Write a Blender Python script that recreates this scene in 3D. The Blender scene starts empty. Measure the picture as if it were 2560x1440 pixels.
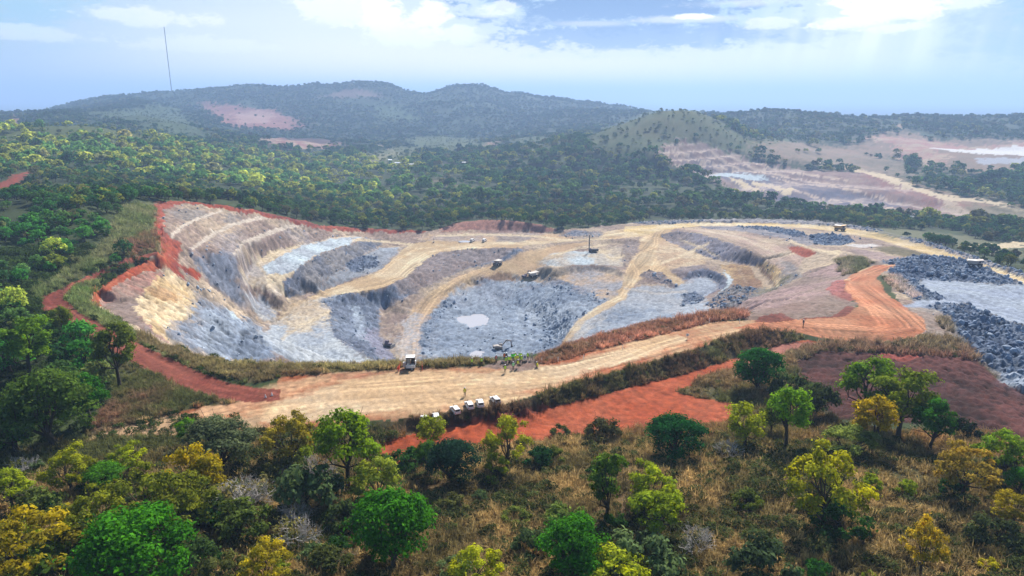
import bpy, bmesh, math, random, time
import numpy as np
from mathutils import Vector, Matrix, Euler
from mathutils.geometry import delaunay_2d_cdt
from mathutils.bvhtree import BVHTree
T0 = time.time()
random.seed(7)
scene = bpy.context.scene
COL = scene.collection

# ------------------------------------------------------------------ camera
CAM_Z = 60.0
FOC = 1780.0                       # focal length in pixels of the 2560 px wide photograph
PITCH = math.atan(475.0 / FOC)     # camera looks down by this angle
cam_data = bpy.data.cameras.new('camera')
cam_data.sensor_width = 36.0
cam_data.lens = 36.0 * FOC / 2560.0
cam_data.clip_start = 0.5
cam_data.clip_end = 80000.0
cam = bpy.data.objects.new('camera', cam_data)
COL.objects.link(cam)
cam.location = (0, 0, CAM_Z)
cam.rotation_euler = (math.pi / 2 - PITCH, 0, 0)
scene.camera = cam

# ------------------------------------------------------------------ exposure
scene.view_settings.view_transform = 'Standard'
scene.view_settings.look = 'None'
scene.view_settings.gamma = 1.0
scene.view_settings.use_curve_mapping = False
scene.view_settings.exposure = 0.84
HAZE_DENSITY = 2.0e-4
scene.cycles.max_bounces = 6
scene.cycles.diffuse_bounces = 2
scene.cycles.glossy_bounces = 2
scene.cycles.transmission_bounces = 3
scene.cycles.volume_bounces = 2
scene.cycles.transparent_max_bounces = 6
scene.cycles.use_adaptive_sampling = True
scene.cycles.adaptive_threshold = 0.02
scene.cycles.use_denoising = True

# ------------------------------------------------------------------ sun and sky
SUN_EL = math.radians(43)
SUN_AZ = math.radians(22)          # clockwise from +Y: ahead and to the right, behind thin cloud
sd = bpy.data.lights.new('sun', 'SUN')
sd.energy = 5.0
sd.angle = math.radians(1.5)
sd.color = (1.0, 0.94, 0.85)
sun = bpy.data.objects.new('sun', sd)
COL.objects.link(sun)
sdir = Vector((math.sin(SUN_AZ) * math.cos(SUN_EL), math.cos(SUN_AZ) * math.cos(SUN_EL), math.sin(SUN_EL)))
sun.rotation_euler = (-sdir).to_track_quat('-Z', 'Y').to_euler()
sun.location = (0, 0, 400)

class NT:
    """small helper for building node trees"""
    def __init__(self, tree):
        self.t = tree; self.n = tree.nodes; self.l = tree.links
    def node(self, typ, **kw):
        n = self.n.new(typ)
        for k, v in kw.items():
            setattr(n, k, v)
        return n
    def link(self, a, b):
        self.l.new(a, b)
    def put(self, sock, v):
        if hasattr(v, 'is_output'):
            self.l.new(v, sock)
        else:
            sock.default_value = v
    def math(self, op, a, b=None, c=None, clamp=False):
        n = self.node('ShaderNodeMath', operation=op); n.use_clamp = clamp
        self.put(n.inputs[0], a)
        if b is not None: self.put(n.inputs[1], b)
        if c is not None: self.put(n.inputs[2], c)
        return n.outputs[0]
    def mix(self, f, a, b, mode='MIX'):
        n = self.node('ShaderNodeMix', data_type='RGBA', blend_type=mode)
        self.put(n.inputs[0], f); self.put(n.inputs[6], a); self.put(n.inputs[7], b)
        return n.outputs[2]
    def noise(self, vec, scale, detail=4, rough=0.55, dist=0.0):
        n = self.node('ShaderNodeTexNoise')
        if vec is not None: self.l.new(vec, n.inputs['Vector'])
        n.inputs['Scale'].default_value = scale; n.inputs['Detail'].default_value = detail
        n.inputs['Roughness'].default_value = rough; n.inputs['Distortion'].default_value = dist
        return n.outputs[0]
    def smooth(self, x, a, b):
        n = self.node('ShaderNodeMapRange', interpolation_type='SMOOTHSTEP')
        self.put(n.inputs[0], x); n.inputs[1].default_value = a; n.inputs[2].default_value = b
        return n.outputs[0]

world = bpy.data.worlds.new('World')
scene.world = world
world.use_nodes = True
wt = NT(world.node_tree)
wt.n.clear()
SKY_STRENGTH = 0.06
sky = wt.node('ShaderNodeTexSky', sky_type='NISHITA')
sky.sun_disc = False
sky.sun_elevation = SUN_EL
sky.sun_rotation = SUN_AZ
sky.altitude = 300
sky.air_density = 1.0
sky.dust_density = 1.2
sky.ozone_density = 2.0
geo = wt.node('ShaderNodeTexCoord')
sep = wt.node('ShaderNodeSeparateXYZ'); wt.link(geo.outputs['Generated'], sep.inputs[0])
X, Y, Z = sep.outputs
az = wt.math('MULTIPLY', wt.math('ARCTAN2', X, Y), 57.29578)                  # degrees right of ahead
hyp = wt.math('SQRT', wt.math('ADD', wt.math('MULTIPLY', X, X), wt.math('MULTIPLY', Y, Y)))
el = wt.math('MULTIPLY', wt.math('ARCTAN2', Z, hyp), 57.29578)                # degrees above the horizon
comb = wt.node('ShaderNodeCombineXYZ')
wt.link(wt.math('MULTIPLY', az, 0.1), comb.inputs[0])
wt.link(wt.math('MULTIPLY', el, 0.22), comb.inputs[1])
P = comb.outputs[0]
n_big = wt.noise(P, 1.1, 6, 0.6, 0.3)
n_fine = wt.noise(P, 3.6, 7, 0.62, 0.25)
n_band = wt.noise(P, 0.55, 4, 0.5)
n_det = wt.noise(P, 11.0, 6, 0.62, 0.4)
def blob(a0, e0, ra, re, edge=0.5):
    """1 inside an ellipse of directions, edges broken up by the noise"""
    da = wt.math('DIVIDE', wt.math('SUBTRACT', az, a0), ra)
    de = wt.math('DIVIDE', wt.math('SUBTRACT', el, e0), re)
    d = wt.math('SQRT', wt.math('ADD', wt.math('MULTIPLY', da, da), wt.math('MULTIPLY', de, de)))
    d = wt.math('ADD', d, wt.math('MULTIPLY', wt.math('SUBTRACT', n_fine, 0.5), 2.0 * edge))
    d = wt.math('ADD', d, wt.math('MULTIPLY', wt.math('SUBTRACT', n_big, 0.5), 1.2 * edge))
    d = wt.math('ADD', d, wt.math('MULTIPLY', wt.math('SUBTRACT', n_det, 0.5), 1.5 * edge))
    return d
def puff(a0, e0, ra, re, edge=0.5, soft=0.35):
    n = wt.smooth(blob(a0, e0, ra, re, edge), 1.0, 1.0 - soft)
    return n
base = wt.node('ShaderNodeVectorMath', operation='SCALE')
wt.link(sky.outputs[0], base.inputs[0]); base.inputs['Scale'].default_value = SKY_STRENGTH
c = base.outputs[0]
# thin veil of high cloud over the whole sky, thicker towards the horizon
veil = wt.math('MULTIPLY', wt.smooth(n_band, 0.30, 0.72), 0.40)
veil = wt.math('ADD', veil, wt.math('MULTIPLY', wt.smooth(el, 16.0, 1.0), 0.35), clamp=True)
c = wt.mix(veil, c, (0.13, 0.30, 0.44, 1))
def soft(a0, e0, ra, re):
    da = wt.math('DIVIDE', wt.math('SUBTRACT', az, a0), ra)
    de = wt.math('DIVIDE', wt.math('SUBTRACT', el, e0), re)
    d = wt.math('SQRT', wt.math('ADD', wt.math('MULTIPLY', da, da), wt.math('MULTIPLY', de, de)))
    return wt.smooth(d, 1.0, 0.0)
WHITE = (0.90, 0.86, 0.76, 1)
PALE = (0.74, 0.71, 0.62, 1)
SLATE = (0.05, 0.14, 0.32, 1)
AZURE = (0.13, 0.36, 0.50, 1)
c = wt.mix(wt.math('MULTIPLY', soft(-14, 2.5, 27, 9), 0.95), c, PALE)
c = wt.mix(wt.math('MULTIPLY', soft(24, 2.0, 10, 9), 0.7), c, PALE)
c = wt.mix(wt.math('MULTIPLY', soft(2, 0.0, 44, 5.5), 1.3, clamp=True), c, (1.25, 1.0, .70, 1))
# open blue sky between the clouds
for a0, e0, ra, re, k in ((-27, 7.6, 10, 1.5, 0.95), (-15, 8.3, 8, 1.2, 0.9), (-33, 5.5, 7, 2.5, .6), (0, 7.2, 4, 1.5, 0.55), (33, 7.0, 5, 2.5, 0.75), (35, 3.5, 4, 3.5, 0.45), (18, 7.8, 4, 1.2, 0.6)):
    c = wt.mix(wt.math('MULTIPLY', puff(a0, e0, ra, re, 1.0, 0.9), k), c, AZURE)
# layered grey-blue cloud, ahead and to the right
for a0, e0, ra, re, k in ((9, 6.8, 13, 2.0, 1.0), (8.0, 4.5, 12, 1.3, 0.85), (17, 7.8, 9, 1.7, 0.95), (-1.5, 7.9, 6, 1.1, 0.9), (3, 5.6, 6, .8, .6), (-27, 7.9, 9, .8, .5), (20, 4.6, 6, 1.2, .5),
                          (34, 5.2, 6, 4.0, 0.3)):
    c = wt.mix(wt.math('MULTIPLY', puff(a0, e0, ra, re, 1.05, 0.5), k), c, SLATE)
# pale breaks in it
for a0, e0, ra, re, k in ((13, 5.6, 6, .35, .6), (6, 5.4, 4, .3, .45), (17, 6.6, 5, .4, .5), (8, 3.2, 12, .5, .5)):
    c = wt.mix(wt.math('MULTIPLY', puff(a0, e0, ra, re, 0.8, 0.8), k), c, PALE)
# white cumulus, lit from behind
for a0, e0, ra, re, k in ((-9.6, 5.9, 1.8, 1.5, 0.9), (-6.2, 5.7, 1.7, 1.3, 0.9), (-8.2, 4.6, 4.2, 1.1, 0.75), (-4.2, 4.6, 2.6, .8, .7), (-13, 6.2, 3.8, 1.2, 0.6), (-19, 7.7, 4.0, 0.7, 0.7),
                          (24.3, 7.2, 3.6, 1.6, 0.95), (26.3, 6.0, 4.2, 1.3, 0.9), (23.6, 5.0, 2.6, .7, 0.95), (27.0, 4.6, 2.6, .45, 0.8), (31.0, 6.0, 2.2, .8, 0.6), (-33, 8.1, 4.5, 0.8, 0.7),
                          (13.6, 5.75, 1.6, 0.22, 0.9), (-26, 5.4, 5, .7, .5), (-33, 4.0, 6, .6, .4), (-22, 3.6, 6, .6, .4), (-1, 6.4, 2.2, .6, .6), (19, 5.2, 2.5, .5, .6)):
    c = wt.mix(wt.math('MULTIPLY', puff(a0, e0, ra, re, 1.0, 0.45), k), c, WHITE)
# soft shafts of light under the cloud on the right
ray_n = wt.node('ShaderNodeTexNoise', noise_dimensions='1D'); wt.link(wt.math('ADD', wt.math('MULTIPLY', az, 0.11), wt.math('MULTIPLY', el, -0.02)), ray_n.inputs['W']); ray_n.inputs['Detail'].default_value = 1
shaft = wt.math('MULTIPLY', wt.smooth(ray_n.outputs[0], 0.35, 0.75), wt.math('MULTIPLY', soft(24, 1.5, 14, 7.0), 1.3, clamp=True), clamp=True)
c = wt.mix(wt.math('MULTIPLY', shaft, .6), c, (0.95, 0.92, 0.82, 1))
c = wt.mix(wt.math('MULTIPLY', wt.smooth(el, 14.0, 3.0), .22), c, (0.50, 0.55, 0.58, 1))
bg = wt.node('ShaderNodeBackground')
wt.link(c, bg.inputs[0]); bg.inputs[1].default_value = 1.0
out = wt.node('ShaderNodeOutputWorld')
wt.link(bg.outputs[0], out.inputs[0])
# ------------------------------------------------------------------ survey helpers
CP, SP = math.cos(PITCH), math.sin(PITCH)
def ray(px, py):
    u = (px - 1280.0) / FOC; v = (720.0 - py) / FOC
    return (u, CP + v * SP, -SP + v * CP)
def on_z(px, py, z):
    d = ray(px, py); t = (z - CAM_Z) / d[2]
    return (d[0] * t, d[1] * t, z)
def on_y(px, py, y):
    d = ray(px, py); t = y / d[1]
    return (d[0] * t, y, CAM_Z + d[2] * t)
def vnoise(x, y, seed=0):
    """value noise on numpy arrays, 0..1"""
    xi = np.floor(x).astype(np.int64); yi = np.floor(y).astype(np.int64)
    fx = x - xi; fy = y - yi
    fx = fx * fx * (3 - 2 * fx); fy = fy * fy * (3 - 2 * fy)
    def h(a, b):
        n = (a * 374761393 + b * 668265263 + seed * 1442695041) & 0x7fffffff
        n = ((n ^ (n >> 13)) * 1274126177) & 0x7fffffff
        return ((n ^ (n >> 16)) & 0xffff) / 65535.0
    a = h(xi, yi); b = h(xi + 1, yi); c_ = h(xi, yi + 1); d = h(xi + 1, yi + 1)
    return (a * (1 - fx) + b * fx) * (1 - fy) + (c_ * (1 - fx) + d * fx) * fy
def fbm(x, y, octaves=4, seed=0, gain=0.5):
    s = 0; a = 1.0; t = 0
    for o in range(octaves):
        s = s + a * vnoise(x * 2 ** o + 17.3 * o, y * 2 ** o - 9.1 * o, seed + o); t += a; a *= gain
    return s / t

# ------------------------------------------------------------------ break lines of the terrain: photo column, photo row, height
LZ = [
 # haul road on the near rim, and its edges
 [(150,1130,.8),(500,1010,.5),(800,965,.5),(1100,955,.5),(1400,930,0),(1600,880,-1),(1750,845,-2),(1900,815,-3),(2050,818,-4),(2200,832,-5),(2290,820,-5.6)],
 [(640,1068,.5),(800,1062,.5),(900,1055,.3),(1050,1043,.3),(1240,1019,.2),(1350,990,0),(1450,955,-.2),(1600,912,-.8),(1720,878,-1.6),(1800,850,-2.2),(1990,826,-3.5)],
 [(880,1082,-.5),(960,1088,-1.2),(1060,1074,-1.5),(1290,1036,-1.9),(1400,1010,-2.3),(1550,972,-3.4),(1700,935,-4.6),(1850,890,-5.4),(1960,858,-5.2)],
 [(960,1140,-1.9),(1200,1085,-2.2),(1500,1035,-3.3),(1750,1015,-4.2),(1820,1045,-3.8),(1700,1075,-3.2),(1500,1100,-2.4)],
 [(2000,900,-5.5),(2300,885,-6),(2420,915,-7),(2200,1000,-4.6),(2000,1000,-4.6),(2400,1060,-4.6),(2560,1060,-5.5),(2560,1150,-3.5)],
 [(2330,850,-6.5),(2300,800,-6.8),(2100,870,-5.5)],
 # near rim of the pit
 [(330,862,.6),(400,880,.8),(480,893,1.0),(560,908,1.0),(640,912,.8),(740,914,.6),(830,916,.5),(1000,910,.5),(1100,906,.4),(1200,900,.3),(1290,892,.2),(1350,888,.1),(1400,872,-.3),(1450,855,-.8),(1520,836,-1.6),(1600,815,-2.2),(1680,800,-2.6),(1760,785,-3)],
 [(480,925,.9),(640,945,.8),(830,932,.6),(1000,925,.5),(1200,922,.4),(1350,915,.2),(1500,875,-.6),(1650,840,-1.8),(1760,815,-2.6)],
 # access track on the left
 [(690,985,.6),(560,965,.6),(470,930,.6),(380,885,.4),(290,835,.2),(210,795,-.2),(140,750,-.6),(175,720,-1),(250,680,-1.5),(330,645,-2),(390,632,-2.5)],
 [(330,638,-1),(250,665,-.5),(130,735,.2),(60,760,.8)],
 [(0,560,5),(100,620,3),(60,700,2),(0,800,1.5),(100,860,1),(0,1000,1.5),(200,950,1.2),(300,900,.8),(350,1000,.8)],
 # red cut and bench above the lower left slope
 [(405,640,-3.5),(360,655,-3),(300,685,-2.5),(240,728,-2),(228,755,-2),(245,785,-2),(290,805,-1.5),(320,835,-.2)],
 [(425,672,-8.5),(355,682,-8),(300,708,-7),(252,745,-6.3),(254,765,-6),(285,790,-6),(330,815,-6),(370,835,-5.5)],
 [(412,677,-8.6),(385,705,-8),(362,722,-7.7),(348,745,-7.4),(336,765,-7.2),(350,785,-7),(365,800,-7),(385,830,-6.5),(420,855,-5),(450,880,-2.5)],
 [(440,682,-12),(475,690,-18),(520,712,-25),(570,747,-33.5),(620,781,-42),(645,797,-46)],
 [(645,805,-46.5),(655,842,-48.5),(680,865,-50),(722,892,-51.5)],
 # left rim
 [(392,636,-2),(390,600,0),(384,560,2),(382,530,3.5),(385,505,4.5),(420,503,4),(470,504,2),(520,508,-.5),(560,514,-3),(600,519,-5.5),(640,527,-9),(700,541,-14.5),(770,555,-21),(800,565,-25.5),(850,568,-30),(900,571,-34),(1000,575,-37),(1070,579,-39)],
 # benches of the left wall, descending into the pit
 [(428,590,-2.5),(450,564,-2.2),(490,547,-3),(551,525,-5)],
 [(434,594,-3.2),(456,569,-2.8),(498,552,-3.6),(558,530,-5.8)],
 [(472,622,-10),(510,594,-9.8),(571,560,-10.5),(621,547,-11.5),(672,537,-13)],
 [(478,628,-10.6),(518,600,-10.5),(578,567,-11.2),(630,554,-12.6),(682,545,-14.6)],
 [(582,636,-18),(606,606,-17.8),(638,591,-18.3),(705,567,-20),(773,557,-22.5)],
 [(590,641,-18.7),(613,612,-18.4),(646,598,-19),(712,574,-21),(782,563,-24)],
 # light bench in the upper left of the pit and the dark wall below it
 [(616,722,-37),(612,693,-33.5),(634,662,-30.3),(665,634,-28),(705,622,-28.5),(756,611,-29.8),(823,596,-32.5),(880,588,-36),(930,590,-39)],
 [(672,675,-32.5),(720,643,-30.5),(800,612,-33)],
 [(705,700,-37.5),(735,678,-35.5),(765,655,-34.5),(800,634,-34.5),(830,624,-35),(870,613,-36),(914,595,-38.5)],
 [(718,744,-46),(757,738,-45.5),(792,715,-44.5),(822,695,-44),(853,671,-43.5),(902,642,-43),(950,616,-42.5),(975,602,-41.8)],
 [(900,670,-45),(860,690,-45.6),(950,645,-44)],
 # first ramp and the wall below it
 [(765,745,-49.5),(850,712,-48),(931,687,-46.5),(967,663,-45.5),(1001,628,-43.5),(1030,612,-42.5)],
 [(775,748,-49.8),(850,734,-49),(937,725,-48.5),(984,712,-47.8),(1038,677,-46.5),(1065,652,-45.2),(1102,632,-43.8),(1169,624,-43),(1243,621,-42.6),(1297,622,-42.6)],
 [(950,768,-57.5),(1000,747,-54.8),(1050,720,-52.6),(1100,695,-51),(1160,672,-49.5),(1210,655,-48),(1240,643,-46.7),(1300,632,-44)],
 # floor of the lower left
 [(660,705,-35.5),(690,735,-40.5),(730,763,-47)],
 [(650,752,-43),(690,774,-47),(712,790,-49.3),(690,808,-50)],
 [(700,850,-50.5),(760,850,-51),(760,900,-52),(860,900,-53),(660,880,-50.5)],
 [(836,745,-50),(822,775,-50.3),(820,800,-50.6),(835,840,-51.5),(880,870,-52.3),(930,902,-53.2)],
 [(960,775,-60),(945,810,-61),(945,840,-61.8),(965,870,-62.3),(985,898,-62.8)],
 # second ramp, deep floor
 [(1011,880,-62.5),(1015,816,-61.3),(1038,776,-59.5),(1085,738,-55.8),(1152,704,-53),(1219,680,-50.8),(1260,668,-49.5),(1310,648,-47),(1345,622,-44)],
 [(1050,880,-63),(1060,820,-62.2),(1090,775,-60),(1130,738,-58),(1180,714,-56.5),(1240,706,-55.5),(1280,702,-55)],
 [(1275,668,-49.8),(1295,690,-52.3),(1330,700,-53.8),(1360,702,-53.8)],
 [(1140,800,-64),(1185,790,-64),(1225,800,-64),(1185,822,-64),(1150,870,-64),(1250,870,-63.5),(1320,850,-63)],
 [(1280,760,-62),(1340,790,-62.5),(1380,830,-62.5),(1390,860,-63)],
 [(1345,714,-54.5),(1400,732,-53),(1420,755,-54),(1440,790,-54.2),(1440,815,-55),(1425,845,-56)],
 [(1440,720,-51.5),(1490,740,-51.5),(1520,752,-51.5),(1500,766,-52.3),(1460,792,-54),(1434,819,-55.2),(1418,846,-56)],
 # drill bench
 [(1340,672,-50),(1360,664,-46.2),(1387,673,-46),(1420,665,-45.6),(1448,664,-45.4),(1488,662,-45.2),(1540,668,-45.2),(1555,680,-46)],
 [(1340,692,-52.8),(1372,690,-51),(1400,690,-49.8),(1450,678,-48.2),(1500,678,-48.2),(1550,690,-48)],
 [(1320,650,-47.5),(1350,630,-45),(1380,622,-44.5),(1450,625,-44.5),(1560,640,-44.5)],
 # right road and benches
 [(1640,592,-42.5),(1613,624,-43.5),(1582,655,-45.5),(1569,688,-47.5),(1566,712,-49),(1542,745,-51),(1498,766,-52.3)],
 [(1656,668,-46.5),(1683,695,-48.5),(1710,715,-50.5)],
 [(1600,740,-51.5),(1660,730,-51.5),(1600,800,-54),(1530,830,-55),(1680,770,-53)],
 [(1700,640,-44.5),(1750,650,-44.5),(1800,660,-45)],
 [(1724,680,-46.5),(1767,672,-46),(1804,686,-46),(1814,698,-46.3),(1814,714,-47.3),(1786,731,-50)],
 [(1725,697,-49.6),(1765,692,-50),(1792,706,-50.2),(1797,720,-50.2),(1770,737,-51.5)],
 # dark wall on the right and the long ramp above it
 [(1560,598,-41.5),(1580,612,-44)],
 [(1650,585,-41.2),(1690,578,-40),(1740,582,-38.5),(1800,598,-37),(1860,620,-36.3),(1905,645,-36.5),(1940,665,-36),(1962,685,-35.5)],
 [(1680,600,-44),(1734,632,-44.5),(1800,652,-45),(1860,662,-44.8),(1905,666,-41.5)],
 [(1700,569,-41),(1800,580,-38.5),(1900,600,-35.5),(1960,618,-33.5),(2010,640,-31.5)],
 [(1850,577,-37.8),(1960,595,-33),(2000,612,-30),(2040,625,-28)],
 [(1810,662,-45.5),(1830,700,-46.5),(1845,720,-46)],
 [(1890,670,-43),(1915,698,-43),(1930,722,-41.5)],
 [(1962,690,-35),(1960,710,-36),(1930,735,-37.5)],
 [(2010,645,-31),(2060,640,-29),(2030,670,-31),(1990,690,-33),(2000,660,-32.5)],
 # mauve shoulder down to the near rim
 [(1780,775,-42),(1850,755,-34),(1930,725,-31),(2010,690,-27),(2080,660,-24),(2140,640,-23)],
 [(1850,785,-9),(1900,765,-10),(1990,745,-11),(2080,730,-12.5),(2110,700,-15.5)],
 [(1920,795,-4.2),(2000,800,-4.8),(2100,785,-5.5),(2140,770,-6)],
 [(1905,790,-2.5),(1940,783,-2.4),(1985,798,-3.2)],
 # S curve
 [(2250,790,-6.5),(2200,760,-9),(2165,735,-11.5),(2135,715,-14),(2140,695,-16.5),(2165,678,-18.5),(2200,667,-20)],
 [(2330,800,-7),(2280,770,-9),(2240,740,-12),(2220,710,-15),(2235,690,-18)],
 # rock dump on the right
 [(2350,775,-11.5),(2400,770,-12),(2450,783,-11.6),(2500,805,-11),(2560,825,-10.5)],
 [(2340,800,-8),(2390,840,-7.4),(2430,885,-7.6),(2480,940,-8.6),(2560,1000,-9.5)],
 [(2390,755,-18.5),(2450,765,-18.8),(2560,805,-18.5),(2460,720,-20.5),(2560,740,-20.5),(2350,735,-17)],
 [(2210,655,-20),(2290,645,-21),(2380,650,-22.5),(2440,672,-22),(2560,712,-20)],
 [(2260,690,-19),(2330,700,-20.5),(2450,705,-21.5)],
 # far haul road on its bank
 [(1560,572,-42),(1640,568,-42),(1750,562,-41.8),(1900,562,-41.2),(2000,565,-40.5),(2100,574,-39),(2200,590,-36.8),(2300,618,-33.2),(2400,648,-29),(2470,674,-26.4),(2560,704,-23)],
 [(1560,562,-41.8),(1640,556,-41.5),(1750,553,-40.9),(1900,553,-40.2),(2000,556,-39.5),(2100,563,-37.8),(2200,578,-35.6),(2300,602,-32.4),(2400,632,-28),(2480,660,-25),(2560,690,-22)],
 [(1560,556,-44),(1750,549,-46),(1900,548,-46),(2100,555,-46),(2300,585,-44),(2450,625,-42),(2560,660,-40)],
 [(2060,600,-35.5),(2130,600,-35.5),(2180,615,-33),(2060,590,-37)],
 [(2200,640,-29),(2280,635,-29.5),(2350,650,-27)],
 [(2100,640,-28),(2150,655,-26)],
 # red face at the far end
 [(1105,568,-38),(1146,556,-36),(1213,549,-34.5),(1287,552,-34.5),(1354,562,-36.5),(1394,576,-40)],
 [(1105,584,-41),(1169,582,-41.5),(1270,581,-42),(1347,582,-42),(1390,584,-42)],
 [(1050,590,-41),(1100,600,-42),(1200,605,-42.3),(1350,600,-42.3),(1480,585,-42),(1450,610,-42.5)],
 # forest floor beyond the pit
 [(330,490,8),(200,520,12),(100,560,8),(300,560,5),(330,600,2)],
 [(500,495,0),(650,505,-12),(800,530,-34),(900,545,-42)],
 [(1100,535,-44),(1400,545,-46)],
 [(1000,520,-46),(1500,530,-50),(1800,530,-52),(2100,535,-52),(2300,560,-50),(2560,620,-46)],
]
# farther lines: photo column, photo row, distance ahead
LY = [
 [(-400,520,300),(-100,500,420),(0,470,520),(120,450,560),(260,440,640)],
 [(-400,420,520),(0,390,720),(200,380,800),(400,400,860),(600,440,900),(800,462,920)],
 [(-400,330,800),(-100,330,850),(0,338,880),(100,318,930),(180,312,960),(260,316,1000),(340,330,1020),(420,352,1060),(520,378,1120),(640,400,1180)],
 [(-400,350,1150),(0,345,1200),(180,330,1300),(350,322,1400),(480,330,1500),(560,342,1500),(700,352,1500)],
 [(300,262,2183),(360,258,2300),(240,280,1950),(420,300,1600)],
 [(700,440,1000),(900,430,1080),(1200,430,1100),(1500,440,1060),(1650,450,980),(1780,490,820),(1900,520,740)],
 [(900,385,1450),(1100,380,1480),(1300,375,1480),(1450,375,1400)],
 [(640,352,1833),(800,345,1950),(950,345,2066),(1100,345,2066),(1250,340,2066),(1400,335,1950),(1500,330,1716)],
 [(480,275,2533),(560,300,2183),(740,300,2300),(760,320,2066)],
 [(-600,330,3233),(-200,300,3116),(0,291,3000),(22,300,3000),(45,294,3000),(110,279,3000),(160,262,3000),(220,249,3000),(300,238,3000),(360,227,3000),(428,223,3000),(500,221,3000),(580,214,3000),(650,208,3000),(740,214,3000),(810,207,3000),(880,202,3000),(960,203,3000),(985,208,3000),(1010,222,3000),(1040,231,3000),(1075,234,3000),(1110,220,3000),(1150,209,3000),(1190,206,3000),(1230,215,3000),(1265,231,3000),(1330,234,3000),(1400,244,3000),(1460,255,3000),(1540,266,3000),(1620,278,3000),(1750,300,3000),(1900,315,2883)],
 [(1000,262,2650),(1180,250,2650),(1350,275,2650),(900,240,2720)],
 # conical hill and its foot
 [(1460,340,1300),(1520,318,1290),(1570,300,1280),(1625,277,1270),(1660,268,1265),(1700,267,1260),(1738,274,1255),(1775,297,1250),(1820,324,1240),(1870,347,1220),(1910,360,1200)],
 [(1450,380,1150),(1550,370,1120),(1640,362,1090)],
 [(1560,335,1180),(1680,310,1180),(1760,325,1190)],
 # low hills right
 [(1780,297,1950),(1850,287,1950),(1920,281,1950),(2000,284,1950),(2070,292,1950),(2150,297,1950),(2230,297,1950),(2260,293,1950),(2320,287,1833),(2420,285,1833),(2500,290,1833),(2600,292,1833),(2900,295,1833)],
 [(1900,345,1450),(2000,350,1450),(2100,350,1420),(2200,335,1450),(2300,345,1420),(2420,350,1400),(2560,352,1400),(2900,350,1400)],
 # second pit
 [(1650,378,1060),(1668,360,1110),(1690,349,1140),(1730,350,1150),(1780,366,1160),(1880,400,1130),(1960,415,1110),(2060,425,1090),(2150,432,1050),(2230,455,960),(2310,490,860),(2390,522,790),(2440,548,740)],
 [(1655,395,1040),(1690,415,1010),(1740,432,985),(1800,462,930),(1850,490,880),(1930,512,840),(2050,530,800),(2200,545,770),(2350,560,720)],
 [(1770,436,1035),(1850,440,1035),(1950,448,1010),(2050,468,950),(2150,490,900),(2250,520,830),(2300,540,790)],
 [(2100,385,1250),(2250,400,1230),(2300,430,1080),(2400,450,1000),(2560,470,950),(2800,480,900)],
 [(2320,368,1320),(2420,362,1330),(2560,362,1330),(2800,362,1330)],
 [(2320,382,1240),(2450,398,1180),(2560,402,1170),(2800,405,1170)],
 [(2400,410,1130),(2560,420,1100),(2500,520,800),(2560,540,760),(2800,560,700)],
]
W = []
for yy, zz in ((0, 5.5), (30, 5), (60, 3.6), (85, 2.2), (104, .8)):
    for xx in (-90, -60, -30, 0, 30, 60, 95):
        W.append((xx * (0.5 + yy / 110.0), yy, zz + 1.0 * math.sin(xx * .07 + yy * .05)))
for yy, zz in ((-60, 6), (-200, 5), (-2000, -20)):
    for xx in (-2000, -300, -100, 0, 100, 300, 2000):
        W.append((xx, yy, zz))
for xx, zz in ((-75, -46), (-50, -52), (-25, -60), (0, -62), (25, -62), (50, -58)):
    W.append((xx, 205, zz + 4)); W.append((xx, 240, zz)); W.append((xx, 280, zz))
W += [(-230, 180, 4), (-330, 220, 8), (-330, 320, 16), (-420, 420, 30), (-700, 600, 40), (-1000, 900, 40), (250, 150, -9), (330, 230, -14), (420, 330, -26), (520, 430, -45), (800, 650, -55),
      (200, 90, -4), (170, 140, -6)]
# behind the ridge and out over the plain
for a in range(-60, 61, 6):
    s_, c_ = math.sin(math.radians(a)), math.cos(math.radians(a))
    for r, zz in ((4400, -60), (5600, -85), (9500, -95), (18000, -95), (27000, -95)):
        W.append((s_ * r, c_ * r, zz))
pts = [tuple(p) for p in W]
def resample(P3):
    out = []
    for a, b in zip(P3[:-1], P3[1:]):
        L = math.dist(a, b); n = max(1, int(L / max(4.0, 0.012 * math.hypot(a[0], a[1]))))
        for i in range(n):
            t = i / n; out.append(tuple(a[k] * (1 - t) + b[k] * t for k in range(3)))
    out.append(P3[-1]); return out
for L in LZ:
    pts += resample([on_z(*p) for p in L])
for L in LY:
    pts += resample([on_y(*p) for p in L])
res = delaunay_2d_cdt([Vector((p[0], p[1])) for p in pts], [], [], 0, 1e-4)
tv = []
for v2, orig in zip(res[0], res[3]):
    zs = [pts[o][2] for o in orig]
    tv.append(Vector((v2.x, v2.y, sum(zs) / max(1, len(zs)))))
bvh = BVHTree.FromPolygons(tv, [list(f) for f in res[2]])

# ------------------------------------------------------------------ the terrain grid: azimuth x distance
NA = 860
AZ = np.radians(np.linspace(-46, 46, NA))
rr = [14.0]
while rr[-1] < 25000:
    r = rr[-1]
    k = 0.05 if r < 45 else 0.010 if r < 110 else 0.0052 if r < 190 else 0.0036 if r < 640 else 0.008 if r < 3700 else 0.05
    rr.append(r * (1 + k))
R = np.array(rr); NR = len(R)
RR, AA = np.meshgrid(R, AZ, indexing='ij')
GX = RR * np.sin(AA); GY = RR * np.cos(AA)
GZ = np.zeros_like(GX)
down = Vector((0, 0, -1))
rc = bvh.ray_cast
gx = GX.ravel().tolist(); gy = GY.ravel().tolist()
zz = np.empty(len(gx))
last = 0.0
for i, (x, y) in enumerate(zip(gx, gy)):
    h = rc(Vector((x, y, 900.0)), down)[0]
    if h is not None: last = h.z
    zz[i] = last
GZ = zz.reshape(GX.shape)
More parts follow.
